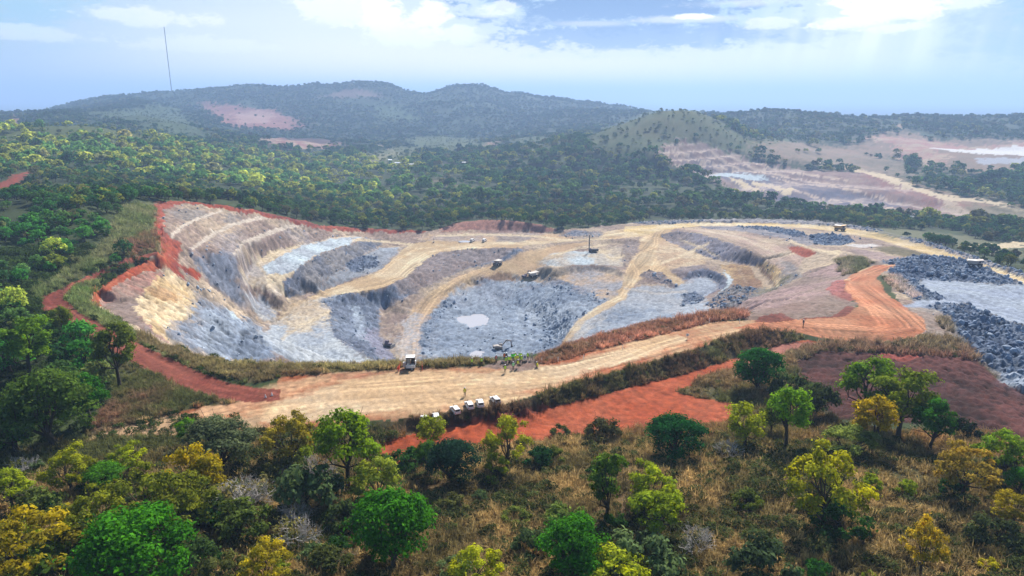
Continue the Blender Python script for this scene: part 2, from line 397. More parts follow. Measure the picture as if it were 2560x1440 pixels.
def blur(Zm, n, wr=1, mask=None):
    for _ in range(n):
        P_ = np.pad(Zm, 1, mode='edge')
        B = (P_[:-2, 1:-1] + P_[2:, 1:-1] + P_[1:-1, :-2] + P_[1:-1, 2:] + 2 * P_[1:-1, 1:-1]) / 6.0
        Zm = B if mask is None else Zm * (1 - mask) + B * mask
    return Zm
GZ = blur(GZ, 1)
far_m = np.clip((RR - 700) / 500, 0, 1)
GZ = blur(GZ, 14, mask=far_m)
BASE = GZ.copy()
print('grid', GX.shape, round(time.time() - T0, 1))

LOGR = np.log(R)
def height(x, y, Zg=None):
    Zg = GZ if Zg is None else Zg
    x = np.asarray(x, float); y = np.asarray(y, float)
    r = np.hypot(x, y); a = np.arctan2(x, y)
    fi = np.clip(np.interp(np.log(np.maximum(r, 1e-3)), LOGR, np.arange(NR)), 0, NR - 1.001)
    fj = np.clip((a - AZ[0]) / (AZ[1] - AZ[0]), 0, NA - 1.001)
    i = fi.astype(int); j = fj.astype(int); u = fi - i; v = fj - j
    return (Zg[i, j] * (1 - u) * (1 - v) + Zg[i + 1, j] * u * (1 - v) + Zg[i, j + 1] * (1 - u) * v + Zg[i + 1, j + 1] * u * v)
def ground_at(px, py, Zg=None):
    """where the sight line of a photo pixel meets the ground"""
    Zg = GZ if Zg is None else Zg
    d = ray(px, py); h = math.hypot(d[0], d[1]); a = math.atan2(d[0], d[1]); s = d[2] / h
    fj = min(max((a - AZ[0]) / (AZ[1] - AZ[0]), 0), NA - 1.001); j = int(fj); v = fj - j
    col = Zg[:, j] * (1 - v) + Zg[:, j + 1] * v
    f = (CAM_Z + s * R) - col
    k = np.nonzero(f <= 0)[0]
    if len(k) == 0: i = NR - 1; r = R[-1]
    else:
        i = k[0]
        if i == 0: r = R[0]
        else:
            t = f[i - 1] / (f[i - 1] - f[i]); r = R[i - 1] * (1 - t) + R[i] * t
    x, y = r * math.sin(a), r * math.cos(a)
    return (x, y, CAM_Z + s * r)
# ------------------------------------------------------------------ soils and rock: what the ground is made of, zone by zone
TAN = (.56, .39, .215); CREAM = (.72, .575, .38); SAND = (.60, .40, .23); OCHRE = (.58, .40, .19)
RED = (.36, .058, .022); ORANGE = (.42, .125, .055); DRED = (.030, .008, .008); WINE = (.20, .05, .045)
BLUE = (.185, .235, .325); LBLUE = (.38, .435, .52); DBLUE = (.085, .12, .20); ICE = (.56, .66, .73)
MAUVE = (.29, .21, .18); GREY = (.24, .23, .235); BROWN = (.17, .11, .08); PALE = (.50, .39, .28); PINK = (.42, .18, .14)
DRYG = (.17, .105, .045); OLIVE = (.07, .075, .026); BRUSH = (.15, .085, .055); FLOOR = (.045, .065, .02); SLATEC = (.18, .185, .225)
WHITE = (.80, .78, .78); UMBER = (.26, .145, .08)
GROUND, PIT, ROAD, TRACK, GRASS, RUBBLE, HILL, PLAIN, BARE, OPEN = range(10)
ZONES = []
def zone(poly, col, cat=PIT, rough=0.0, warp=1.0, feather=0, mix=1.0, col2=None, along=None, streak=0.0):
    ZONES.append((poly, col, cat, rough, warp, feather, mix, col2, along, streak))
Wz = zone
# dry grass of the near hillside
zone([(-300,1500),(-300,1120),(0,1130),(200,1095),(420,1085),(640,1075),(940,1080),(1060,1070),(1300,1040),(1500,1010),(1700,985),(1850,960),(1990,1000),(2100,1060),(2350,1090),(2560,1080),(2900,1080),(2900,1500),(1280,1560)], DRYG, GRASS, 0, 2.5, 1, 1, OLIVE)
zone([(-300,1140),(0,1140),(240,1110),(420,1085),(440,1130),(260,1200),(0,1230),(-300,1230)], OLIVE, GRASS, 0, 2.5, 1)
# whole of the dug ground
zone([(385,505),(470,503),(560,513),(640,526),(700,540),(770,554),(800,564),(900,570),(1070,578),(1105,569),(1146,557),(1213,550),(1287,553),(1354,563),(1394,575),(1480,569),(1560,560),(1640,555),(1750,551),(1900,551),(2050,556),(2100,561),(2200,576),(2300,600),(2400,630),(2480,657),(2700,730),(2700,1060),(2520,960),(2430,895),(2330,848),(2290,845),(2220,700),(2140,640),(2110,720),(2090,745),(2000,788),(1900,783),(1850,778),(1760,781),(1680,796),(1600,811),(1520,832),(1450,851),(1400,868),(1350,884),(1290,888),(1200,896),(1100,902),(1000,906),(830,911),(740,909),(640,907),(560,903),(480,888),(420,868),(345,835),(285,800),(235,770),(228,745),(300,690),(392,637),(388,600),(382,560)], MAUVE, PIT, .25, 1.2, 0, 1, PALE)
# left wall
zone([(392,508),(470,506),(560,517),(640,530),(700,545),(770,560),(800,572),(860,590),(760,612),(665,632),(630,655),(600,690),(610,725),(660,790),(560,740),(480,680),(420,640),(410,560)], PALE, PIT, .35, 1.5, 0, .9, MAUVE)
zone([(470,630),(560,585),(640,570),(760,575),(850,582),(760,606),(665,626),(628,655),(600,690),(600,730),(540,690),(490,660)], (.33,.29,.30), PIT, .4, 6, 1, .8, MAUVE)
zone([(490,655),(560,625),(600,640),(590,690),(605,720),(640,780),(560,735),(510,695)], SLATEC, PIT, .5, 4, 1, .8, BLUE)
zone([(430,530),(470,520),(510,528),(540,545),(480,552),(440,548)], GREY, PIT, .4, 3, 1, .6)
zone([(560,530),(600,540),(590,560),(550,552)], GREY, PIT, .4, 3, 1, .6)
# benches of the left wall
for b in ([(424,590),(450,564),(490,546),(551,525),(556,529),(497,551),(457,569),(432,596)], [(472,622),(510,594),(571,560),(621,547),(672,536),(684,544),(631,553),(579,567),(519,600),(478,629)],
          [(582,637),(606,605),(638,590),(705,566),(774,556),(784,562),(713,574),(647,599),(614,613),(590,642)]):
    zone(b, (.62,.53,.44), PIT, 0, .6, 0, .85)
# red face at the far end
zone([(1100,570),(1146,556),(1213,549),(1287,552),(1354,562),(1398,577),(1347,583),(1270,582),(1169,583),(1100,586)], (.42,.20,.15), PIT, .2, 1.2, 0, .9, PINK)
zone([(1105,580),(1169,575),(1270,574),(1350,577),(1347,583),(1270,582),(1169,583),(1100,586)], (.36,.25,.22), PIT, .1, 1, 0, .8, PALE)
zone([(880,571),(960,574),(1070,579),(1110,572),(1105,592),(1050,598),(960,592),(890,584)], (.44,.30,.25), PIT, .2, 2, 1, .8, PALE)
# lesser tracks over the benches
def strip(pts_, w, col, mix=.75):
    zone([(a, b - w) for a, b in pts_] + [(a, b + w) for a, b in pts_[::-1]], col, ROAD, 0, .8, 1, mix)
# red crown of the rim
zone([(383,505),(420,502),(470,503),(560,513),(640,526),(700,540),(770,554),(800,564),(900,570),(1070,578),(1060,584),(960,581),(880,578),(805,576),(780,570),(700,549),(640,536),(560,521),(470,510),(432,512),(412,530),(406,570),(420,590),(452,605),(455,625),(430,650),(470,668),(500,690),(460,700),(430,680),(400,660),(392,640),(390,600),(384,560)], RED, PIT, .2, 2.0, 0, .97, (.36,.09,.06))
zone([(640,527),(700,541),(770,555),(800,564),(800,569),(770,561),(700,546),(640,532)], WINE, PIT, .2, 1, 0, .8)
# lower left slope and its bench
zone([(415,677),(355,684),(300,708),(254,745),(258,768),(290,795),(340,820),(380,838),(420,857),(392,832),(360,800),(338,766),(348,745),(362,722),(385,705)], PINK, PIT, .1, 1, 0, .8, MAUVE)
zone([(268,760),(330,740),(345,760),(340,790),(370,818),(400,840),(370,835),(300,797)], GREY, PIT, .15, 3, 1, .8, MAUVE)
zone([(405,640),(360,655),(300,686),(240,728),(230,752),(238,775),(256,768),(252,745),(298,708),(352,682),(420,672),(440,662),(420,645)], RED, PIT, .15, .6, 0, .95, ORANGE)
zone([(430,655),(470,668),(505,688),(480,700),(450,695),(425,675),(400,668),(380,660)], WINE, PIT, .3, 1.5, 0, .9, RED)
zone([(412,678),(440,690),(470,705),(500,760),(470,800),(440,800),(420,830),(470,870),(440,868),(395,838),(352,790),(337,766),(362,722)], OCHRE, PIT, .25, 2.0, 0, .9, CREAM)
zone([(365,722),(395,715),(440,735),(440,760),(400,750)], (.36,.17,.06), PIT, .2, 2, 1, .6)
zone([(440,690),(475,690),(520,712),(570,747),(620,781),(648,797),(630,805),(590,790),(540,760),(480,730)], (.22,.18,.15), PIT, .7, 3, 0, .9, PALE)
zone([(470,800),(500,740),(540,755),(600,800),(650,805),(660,845),(690,880),(640,905),(560,900),(480,882),(440,860),(420,840)], GREY, PIT, .5, 4, 1, .9, BLUE)
zone([(500,790),(530,765),(570,790),(640,815),(655,850),(700,890),(640,905),(540,898),(500,870),(490,830)], BLUE, PIT, .55, 4, 1, .9, LBLUE)
zone([(562,770),(575,775),(600,800),(592,803)], ICE, PIT, .3, 1, 0, .8)
# light bench, upper left of the floor
zone([(616,720),(606,700),(612,680),(634,658),(665,634),(705,622),(756,611),(823,597),(880,589),(912,594),(870,612),(830,623),(800,633),(765,655),(735,678),(705,700),(712,740),(690,740),(650,720)], (.48,.43,.40), PIT, .05, 1, 0, .95, CREAM)
zone([(655,668),(690,645),(735,625),(790,605),(850,594),(905,593),(870,612),(830,623),(800,632),(765,654),(738,675),(700,685),(665,682)], ICE, PIT, .1, 1.5, 0, .9, LBLUE)
zone([(705,700),(735,680),(765,657),(800,635),(830,625),(870,614),(914,596),(960,600),(950,617),(902,643),(853,672),(822,696),(792,716),(757,740),(718,746)], GREY, PIT, .75, 1.5, 0, .9, DBLUE)
zone([(780,720),(822,697),(853,673),(902,645),(950,620),(1000,618),(967,661),(931,683),(850,710),(800,728)], (.26,.28,.32), PIT, .25, 2, 1, .9, LBLUE)
zone([(863,655),(905,640),(950,640),(940,665),(900,682),(868,675)], DBLUE, RUBBLE, .9, 2, 0, .8, BLUE)
zone([(612,722),(650,722),(690,752),(715,775),(728,795),(700,820),(670,850),(690,800),(660,765)], BROWN, PIT, .3, 1, 0, .7, PALE)
zone([(614,735),(650,740),(690,775),(690,800),(660,800),(640,780)], LBLUE, PIT, .2, 1.5, 1, .7, ICE)
# first ramp and the road over the far bench
zone([(768,744),(850,712),(931,686),(967,662),(1001,628),(1028,611),(1110,596),(1200,600),(1320,600),(1440,590),(1560,572),(1640,567),(1660,572),(1620,590),(1560,596),(1440,603),(1320,612),(1297,620),(1243,619),(1169,622),(1102,630),(1065,650),(1038,675),(984,710),(937,723),(850,735),(800,752)], TAN, ROAD, 0, .8, 0, .9, CREAM, [(768,752),(850,724),(937,705),(984,690),(1020,655),(1065,630),(1169,612),(1297,612),(1440,598),(1560,585),(1640,570)], 1.0)
zone([(1050,585),(1130,586),(1300,583),(1400,584),(1450,595),(1380,603),(1280,602),(1150,606),(1060,600)], (.40,.33,.30), PIT, .1, 2, 1, .8, SAND)
zone([(1240,590),(1300,588),(1330,596),(1300,606),(1240,605)], SLATEC, PIT, .3, 2, 1, .6)
zone([(1400,590),(1440,577),(1510,580),(1500,595),(1440,600)], BLUE, RUBBLE, .5, 2, 1, .7, MAUVE)
# fan at the foot of the first ramp and the pale floor
zone([(650,840),(690,805),(715,790),(735,770),(770,752),(850,735),(836,750),(824,778),(820,800),(834,842),(880,872),(935,905),(740,907),(690,880),(660,860)], LBLUE, PIT, .1, 2, 1, .95, (.50,.54,.58))
zone([(690,770),(730,758),(760,750),(835,737),(828,770),(815,805),(770,830),(720,830),(700,800)], CREAM, ROAD, .05, 4, 2, .75, TAN)
# wall below the first ramp
zone([(800,752),(850,737),(937,726),(984,713),(1038,678),(1065,653),(1102,633),(1169,625),(1243,622),(1297,623),(1320,632),(1262,650),(1210,662),(1160,676),(1100,700),(1050,725),(1000,750),(950,775),(945,815),(955,860),(1000,905),(940,907),(880,872),(834,842),(820,800),(826,770)], BLUE, PIT, .8, 2, 1, .9, DBLUE)
zone([(985,712),(1038,678),(1065,653),(1102,633),(1169,625),(1243,622),(1297,624),(1250,648),(1160,674),(1100,700),(1040,730),(990,740)], (.32,.26,.25), PIT, .4, 2, 1, .85, MAUVE)
zone([(880,770),(900,760),(910,820),(925,860),(900,850),(885,810)], LBLUE, PIT, .4, 2, 1, .6, ICE)
zone([(905,840),(940,820),(975,870),(990,905),(950,900)], (.26,.25,.33), PIT, .3, 2, 1, .8)
# deep floor
zone([(1050,885),(1055,825),(1090,772),(1130,735),(1180,712),(1240,704),(1300,697),(1345,705),(1400,705),(1440,715),(1500,740),(1530,760),(1500,768),(1460,792),(1434,820),(1416,850),(1350,884),(1290,888),(1200,896),(1060,905)], (.26,.32,.42), PIT, .42, 3, 2, .97, (.40,.46,.55))
zone([(1370,705),(1440,712),(1500,735),(1525,755),(1490,765),(1430,740),(1380,730)], (.17,.22,.31), RUBBLE, .6, 3, 1, .7, LBLUE)
zone([(1340,740),(1400,770),(1430,830),(1400,870),(1340,885),(1360,840),(1340,790)], (.18,.24,.34), RUBBLE, .5, 4, 2, .7, LBLUE)
zone([(1045,890),(1052,830),(1085,778),(1125,738),(1150,742),(1105,790),(1075,850),(1085,895)], (.17,.22,.31), RUBBLE, .6, 3, 1, .75, LBLUE)
zone([(1120,740),(1180,712),(1250,706),(1290,722),(1270,760),(1200,765),(1140,770)], (.30,.33,.40), PIT, .4, 4, 1, .7, LBLUE)
zone([(1100,780),(1160,830),(1230,820),(1330,850),(1340,880),(1200,895),(1080,900),(1070,850)], BLUE, PIT, .4, 4, 2, .5, (.17,.22,.31))
zone([(1120,770),(1240,770),(1260,820),(1190,845),(1110,825)], LBLUE, PIT, .3, 4, 1, .6, BLUE)
zone([(1360,690),(1420,700),(1500,700),(1500,735),(1420,720),(1380,715)], (.29,.28,.34), PIT, .5, 2, 1, .8, BLUE)
# second ramp
zone([(1005,905),(1000,860),(1008,815),(1028,776),(1060,742),(1105,712),(1150,690),(1210,668),(1270,650),(1310,630),(1420,608),(1480,605),(1400,640),(1370,655),(1335,690),(1325,705),(1300,700),(1290,690),(1262,680),(1180,700),(1130,728),(1090,765),(1055,815),(1045,880),(1040,905)], SAND, ROAD, .03, 2, 1, .85, TAN, [(1020,890),(1030,810),(1075,745),(1160,695),(1260,660),(1330,630),(1430,608)], 1.0)
zone([(1005,905),(1000,860),(1008,815),(1040,780),(1070,790),(1048,850),(1040,905)], LBLUE, ROAD, .1, 4, 2, .7)
zone([(1200,700),(1240,682),(1275,680),(1285,695),(1290,705),(1240,702)], UMBER, PIT, .1, 1.5, 0, .7)
# drill bench and the flat in front of it
zone([(1345,655),(1380,632),(1440,628),(1480,632),(1520,635),(1560,645),(1545,665),(1488,661),(1448,663),(1420,664),(1387,672),(1362,662)], ICE, PIT, .1, 2, 1, .85, PALE)
zone([(1470,640),(1540,615),(1580,630),(1560,668),(1490,660)], (.47,.40,.33), PIT, .1, 2, 1, .8, CREAM)
zone([(1340,672),(1362,664),(1387,675),(1448,666),(1540,670),(1560,690),(1500,678),(1450,679),(1400,690),(1372,692),(1345,690)], (.33,.30,.29), PIT, .3, 1.5, 0, .8, PALE)
zone([(1390,692),(1450,680),(1500,680),(1560,692),(1560,720),(1520,750),(1490,738),(1440,715)], (.36,.37,.41), PIT, .1, 3, 1, .85, SAND)
# right road, spur and benches
zone([(1640,592),(1700,588),(1760,610),(1760,660),(1700,680),(1640,690),(1590,700),(1570,690),(1580,655),(1610,622)], SAND, PIT, .05, 3, 1, .7, CREAM)
zone([(1575,720),(1650,715),(1720,725),(1760,740),(1780,778),(1680,796),(1600,811),(1520,832),(1430,852),(1440,820),(1470,795),(1530,770)], (.40,.42,.46), PIT, .15, 3, 1, .9, LBLUE)
zone([(1500,790),(1560,765),(1640,775),(1700,790),(1600,812),(1520,832),(1450,850)], LBLUE, PIT, .2, 4, 1, .8, BLUE)
zone([(1600,596),(1632,575),(1690,570),(1660,592),(1640,625),(1645,655),(1690,690),(1735,722),(1715,728),(1680,705),(1650,680),(1620,680),(1600,700),(1580,720),(1560,750),(1510,775),(1470,800),(1440,830),(1425,850),(1405,858),(1420,830),(1445,802),(1485,770),(1540,742),(1556,712),(1562,685),(1575,655),(1598,625)], TAN, ROAD, 0, 1.2, 1, .9, CREAM, [(1645,585),(1615,625),(1590,660),(1570,700),(1550,740),(1500,770),(1450,808),(1418,850)], 1.0)
zone([(1400,870),(1425,835),(1460,805),(1520,775),(1500,810),(1450,840),(1420,865)], (.5,.47,.44), ROAD, .1, 4, 2, .7)
zone([(1595,690),(1620,675),(1650,680),(1690,712),(1690,722),(1640,705)], (.24,.2,.21), RUBBLE, .6, 1.5, 0, .85)
zone([(1560,602),(1590,598),(1598,618),(1575,650),(1560,670),(1555,640)], (.30,.24,.22), PIT, .5, 1.5, 0, .8, BROWN)
zone([(1670,676),(1700,668),(1760,664),(1780,672),(1724,680),(1710,700),(1690,690)], (.24,.20,.22), PIT, .4, 2, 1, .8)
zone([(1722,679),(1767,671),(1806,686),(1816,699),(1815,716),(1787,733),(1775,735),(1797,720),(1792,706),(1765,692),(1727,697),(1705,700)], (.20,.21,.28), PIT, .5, 1, 0, .95, DBLUE)
zone([(1690,715),(1725,698),(1765,693),(1791,707),(1795,720),(1770,738),(1730,750),(1690,745)], (.33,.38,.47), PIT, .2, 2, 1, .9, LBLUE)
zone([(1700,735),(1745,728),(1765,745),(1740,760),(1705,765)], DBLUE, RUBBLE, .8, 2, 0, .7, BLUE)
zone([(1810,665),(1830,680),(1830,700),(1822,720),(1790,738),(1815,715),(1816,699)], ICE, PIT, .1, 1, 0, .8)
zone([(1765,760),(1810,725),(1850,712),(1900,718),(1890,745),(1850,765),(1800,778)], GREY, RUBBLE, .75, 2, 1, .9, MAUVE)
# dark wall on the right, long ramp, ochre slope
zone([(1650,586),(1690,579),(1740,583),(1800,599),(1860,621),(1905,646),(1900,660),(1860,661),(1800,652),(1734,631),(1690,612),(1665,600)], (.25,.21,.22), PIT, .6, 1.2, 0, .9, (.21,.21,.28))
zone([(1690,570),(1800,575),(1860,582),(1940,600),(2000,630),(2020,645),(1990,690),(1965,690),(1935,660),(1905,644),(1860,619),(1800,597),(1740,581)], (.42,.30,.24), PIT, .15, 1.5, 0, .9, PALE, [(1700,572),(1800,582),(1900,612),(1960,650),(1985,690)], .8)
zone([(1740,560),(1900,565),(1960,575),(2060,600),(2020,616),(1960,596),(1850,578),(1760,572)], SLATEC, PIT, .35, 2, 1, .85, (.33,.31,.34))
zone([(1840,568),(1870,562),(1920,563),(2000,580),(2020,590),(1990,592),(1900,574)], DBLUE, RUBBLE, .9, 1.5, 0, .85, BLUE)
zone([(1965,617),(2010,617),(2046,632),(2030,646),(2012,643),(1980,630)], RED, PIT, .2, 1, 0, .9)
zone([(2012,645),(2050,632),(2105,622),(2100,640),(2070,665),(2030,672),(2000,690),(1990,688)], PALE, PIT, .1, 1.2, 0, .9, CREAM)
zone([(1800,662),(1860,662),(1900,662),(1930,690),(1940,715),(1925,728),(1895,722),(1850,715),(1840,720),(1825,690)], UMBER, PIT, .1, 1.2, 0, .95, OCHRE)
zone([(1870,660),(1890,665),(1925,700),(1938,720),(1920,728),(1905,705),(1880,680)], PALE, PIT, .1, .8, 0, .8)
zone([(1900,655),(1940,665),(1962,688),(1960,710),(1940,718),(1930,690)], OCHRE, PIT, .4, .8, 0, .9, CREAM)
strip([(640,655),(668,688),(700,720),(725,755)], 4, CREAM); strip([(622,690),(650,702),(690,738)], 3, PALE); strip([(1090,590),(1200,586),(1330,590),(1430,602)], 2.5, CREAM)
strip([(1490,602),(1500,625),(1530,648),(1562,640)], 3, CREAM); strip([(1650,660),(1700,640),(1770,610)], 3.5, CREAM); strip([(1700,600),(1760,622),(1800,645)], 3, CREAM)
strip([(1745,574),(1850,592),(1930,630),(1985,682)], 2.5, (.62,.50,.38)); strip([(1975,602),(2030,625),(2090,632)], 3.5, CREAM); strip([(700,850),(760,810),(825,780)], 5, CREAM, .5)
strip([(1380,640),(1440,622),(1520,612)], 2.5, CREAM); strip([(1845,672),(1862,700),(1868,718)], 2.5, PALE); strip([(880,600),(960,604),(1030,612)], 3, CREAM); strip([(1560,720),(1640,735),(1720,728)], 3, (.52,.47,.42), .6)
# shoulder between pit and the bend
zone([(1840,775),(1850,755),(1930,728),(2010,692),(2080,662),(2140,640),(2130,690),(2110,722),(2090,740),(2000,785),(1900,783)], (.40,.27,.26), PIT, .2, 3, 1, .9, MAUVE)
zone([(1960,640),(2010,690),(1930,728),(1850,755),(1900,720),(1950,715)], GREY, PIT, .4, 4, 1, .8, OLIVE)
zone([(2105,700),(2130,712),(2140,745),(2120,760),(2085,745),(2062,725),(2075,710)], (.42,.12,.11), PIT, .3, 1.5, 0, .75)
zone([(2085,645),(2150,645),(2180,658),(2150,680),(2110,690),(2095,670)], (.10,.10,.05), GRASS, .2, 2, 1, .85, OLIVE)
zone([(2160,640),(2120,620),(2200,632),(2260,650),(2200,655)], (.36,.26,.25), PIT, .2, 2, 1, .8)
zone([(2185,618),(2230,615),(2290,628),(2330,640),(2260,642),(2210,632)], (.13,.11,.045), GRASS, .1, 1.5, 1, .85)
# far haul road and the bank of stones beside it
zone([(1560,558),(1640,553),(1750,549),(1900,548),(2050,554),(2100,560),(2200,575),(2300,600),(2400,630),(2480,657),(2700,730),(2700,745),(2480,668),(2400,640),(2300,610),(2200,583),(2100,567),(1900,556),(1750,557),(1640,562)], (.36,.34,.36), RUBBLE, .8, 1, 0, .9, GREY)
zone([(1560,566),(1640,562),(1750,557),(1900,558),(2000,560),(2100,568),(2200,583),(2300,610),(2400,641),(2480,669),(2600,710),(2600,725),(2540,703),(2470,682),(2400,658),(2340,640),(2300,630),(2200,600),(2100,580),(2000,569),(1900,566),(1750,566),(1660,574),(1600,590),(1560,590)], (.62,.45,.20), ROAD, 0, .8, 0, .95, CREAM, [(1600,576),(1750,562),(1900,562),(2000,565),(2100,574),(2200,590),(2300,618),(2400,648),(2470,674),(2560,704)], .7)
zone([(2020,590),(2060,585),(2120,592),(2135,605),(2100,615),(2040,612)], DBLUE, RUBBLE, 1.0, 1.5, 0, .95, BLUE)
zone([(2110,612),(2180,610),(2200,616),(2150,620)], WHITE, PIT, .1, 1, 1, .6)
# rock dump on the right
zone([(2200,655),(2290,640),(2350,640),(2420,655),(2460,670),(2570,715),(2600,730),(2600,790),(2700,830),(2700,1060),(2520,960),(2430,895),(2340,795),(2250,730),(2230,690)], BLUE, RUBBLE, .6, 1.5, 1, .9, GREY)
zone([(2205,657),(2290,642),(2350,642),(2400,652),(2460,675),(2540,712),(2500,712),(2400,702),(2300,695),(2290,712),(2340,735),(2370,748),(2330,752),(2280,735),(2240,705),(2225,680)], DBLUE, RUBBLE, 1.0, 1.5, 0, .9, BLUE)
zone([(2290,712),(2310,700),(2400,705),(2500,714),(2570,712),(2700,760),(2700,860),(2560,815),(2480,790),(2420,765),(2370,758),(2260,775),(2250,765),(2300,752),(2372,748)], (.34,.39,.50), PIT, .12, 2, 1, .95, LBLUE)
zone([(2345,775),(2390,766),(2440,780),(2500,803),(2570,825),(2700,870),(2700,1060),(2560,990),(2520,950),(2440,890),(2400,850),(2370,800)], DBLUE, RUBBLE, 1.0, 1.5, 0, .9, BLUE)
zone([(2480,960),(2530,930),(2700,1000),(2700,1060),(2560,1000),(2510,975)], LBLUE, RUBBLE, .6, 1.5, 1, .8)
zone([(2250,765),(2290,770),(2350,775),(2370,800),(2400,845),(2330,840),(2310,812),(2280,785)], (.36,.31,.27), PIT, .2, 1.5, 1, .9, MAUVE)
zone([(2210,695),(2240,690),(2270,715),(2300,740),(2290,748),(2250,730),(2225,712)], (.13,.12,.06), GRASS, .2, 1.5, 1, .8, MAUVE)
zone([(2335,790),(2360,795),(2400,835),(2380,835),(2345,810)], (.12,.10,.06), GRASS, .2, 1, 1, .9)
# red, ploughed ground
zone([(1960,870),(2050,868),(2200,878),(2350,868),(2420,880),(2450,910),(2510,960),(2620,1010),(2700,1050),(2700,1130),(2480,1090),(2300,1060),(2100,1050),(1960,960),(1940,900)], DRED, TRACK, .6, 2, 1, .95, (.085,.024,.023))
zone([(2190,880),(2260,876),(2310,892),(2260,905),(2200,895)], (.30,.07,.05), TRACK, .3, 1, 1, .7)
zone([(1850,792),(1900,774),(1990,758),(2080,738),(2145,758),(2120,788),(2000,804),(1870,810)], (.26,.17,.14), PIT, .15, 2, 1, .9, MAUVE)
# near haul road: sand in the middle, redder edges
zone([(230,1095),(300,1070),(430,1030),(560,1000),(700,980),(690,960),(690,935),(830,930),(1000,920),(1200,915),(1350,908),(1500,868),(1650,832),(1760,806),(1880,800),(2000,798),(2100,790),(2140,775),(2155,758),(2110,725),(2110,700),(2140,680),(2180,664),(2240,660),(2235,672),(2200,685),(2190,700),(2210,730),(2250,770),(2310,800),(2318,825),(2280,848),(2180,856),(2050,845),(1990,830),(1900,822),(1800,850),(1720,878),(1600,912),(1450,955),(1350,985),(1240,1018),(1050,1042),(900,1056),(800,1066),(640,1082),(420,1090)], SAND, ROAD, .02, .8, 0, .95, ORANGE, [(240,1090),(500,1025),(800,975),(1100,958),(1400,930),(1600,880),(1750,840),(1900,812),(2050,825),(2200,838),(2285,822),(2250,790),(2180,740),(2145,710),(2165,685),(2240,668)], 1.0)
zone([(700,1000),(850,960),(1000,940),(1200,930),(1400,915),(1560,872),(1700,838),(1720,850),(1600,895),(1440,945),(1240,995),(1050,1022),(850,1045),(700,1060),(640,1050)], (.66,.44,.25), ROAD, 0, 4, 1, .8, CREAM, [(500,1025),(800,985),(1100,962),(1400,932),(1600,884),(1750,840)], 1.0)
zone([(1830,822),(1900,803),(2000,800),(2100,790),(2150,765),(2110,720),(2130,690),(2190,662),(2235,665),(2195,690),(2215,735),(2310,800),(2316,826),(2270,848),(2150,856),(2050,845),(1980,828),(1900,824)], ORANGE, ROAD, .03, 1.5, 0, .9, (.50,.24,.13), [(1800,830),(1900,812),(2050,825),(2200,838),(2285,822),(2250,790),(2180,740),(2145,710),(2165,685),(2240,668)], 1.3)
zone([(480,1030),(600,985),(690,960),(760,945),(840,935),(1000,925),(800,960),(700,990),(600,1030),(520,1050)], (.40,.14,.08), ROAD, 0, 4, 1, .75, SAND, [(480,1035),(650,990),(850,950),(1000,930)], 1.0)
zone([(220,1100),(300,1065),(430,1030),(520,1045),(640,1040),(660,1070),(420,1092)], (.42,.28,.17), GROUND, .1, 3, 1, .9, SAND)
zone([(1200,920),(1230,905),(1320,890),(1350,900),(1348,920),(1300,930),(1265,922)], (.24,.17,.15), PIT, .1, .5, 0, .9)
zone([(620,920),(700,920),(690,950),(600,960)], (.09,.10,.04), GRASS, 0, 2, 1, .8)
# grassy margins on the left
zone([(385,505),(384,560),(390,600),(392,634),(330,641),(250,668),(130,738),(50,765),(90,715),(190,660),(262,600),(290,540),(335,503)], (.095,.12,.04), GRASS, .05, 3, 1, .9, (.15,.145,.07))
zone([(165,745),(190,720),(255,690),(235,730),(228,760),(290,805),(345,838),(420,870),(480,892),(480,920),(400,884),(340,854),(290,827),(205,784)], (.075,.13,.03), GRASS, .05, 1.5, 1, .9, (.14,.15,.06))
zone([(330,882),(400,900),(470,940),(540,970),(690,992),(600,1003),(430,1032),(300,1070),(220,1095),(270,1000),(290,930)], BRUSH, GRASS, .1, 2.5, 1, .95, OLIVE)
# brown brush below the bend, stony foot of the shoulder
zone([(1930,905),(2000,862),(2060,853),(2180,858),(2280,850),(2330,842),(2390,848),(2435,880),(2460,905),(2400,897),(2200,884),(2050,882),(1960,912)], (.14,.11,.06), GRASS, .1, 1.5, 1, .95, BRUSH)
# red access track on the left
zone([(700,1000),(620,1006),(535,995),(440,965),(360,922),(300,892),(255,862),(170,815),(102,772),(105,742),(145,725),(240,682),(330,643),(392,630),(395,640),(330,656),(260,688),(190,720),(165,745),(205,785),(290,828),(340,855),(400,885),(480,920),(560,955),(640,970),(700,975)], (.17,.034,.024), TRACK, .1, .8, 0, .95, (.27,.075,.05), [(690,982),(560,960),(460,928),(380,890),(290,835),(200,790),(145,750),(170,725),(250,682),(330,648),(392,633)], 1.0)
zone([(420,560),(330,600),(290,610),(330,640),(385,625),(388,600)], (.15,.08,.05), GRASS, .1, 2, 1, .6, (.2,.06,.05))
zone([(-20,500),(-20,470),(40,435),(75,428),(60,450),(20,480)], (.28,.06,.035), TRACK, .1, 2, 0, .9)
# red strip below the bank
zone([(945,1145),(960,1105),(1050,1080),(1180,1050),(1290,1032),(1400,1012),(1550,974),(1700,937),(1850,892),(1960,860),(2010,850),(2060,855),(1980,882),(1900,905),(1820,930),(1740,955),(1690,980),(1750,995),(1830,1010),(1830,1055),(1760,1062),(1640,1075),(1500,1085),(1380,1098),(1250,1110),(1140,1130),(1010,1170)], (.40, .074, .025), TRACK, .08, 1.0, 0, .97, (.46,.12,.055))
zone([(1690,982),(1745,952),(1830,928),(1930,900),(1985,890),(2000,1000),(1900,1015),(1830,1008),(1750,996)], (.16,.11,.055), GRASS, .1, 1, 0, .95, OLIVE)
zone([(1840,900),(1960,858),(2050,856),(1960,885),(1880,915)], PINK, TRACK, .05, .8, 0, .8)
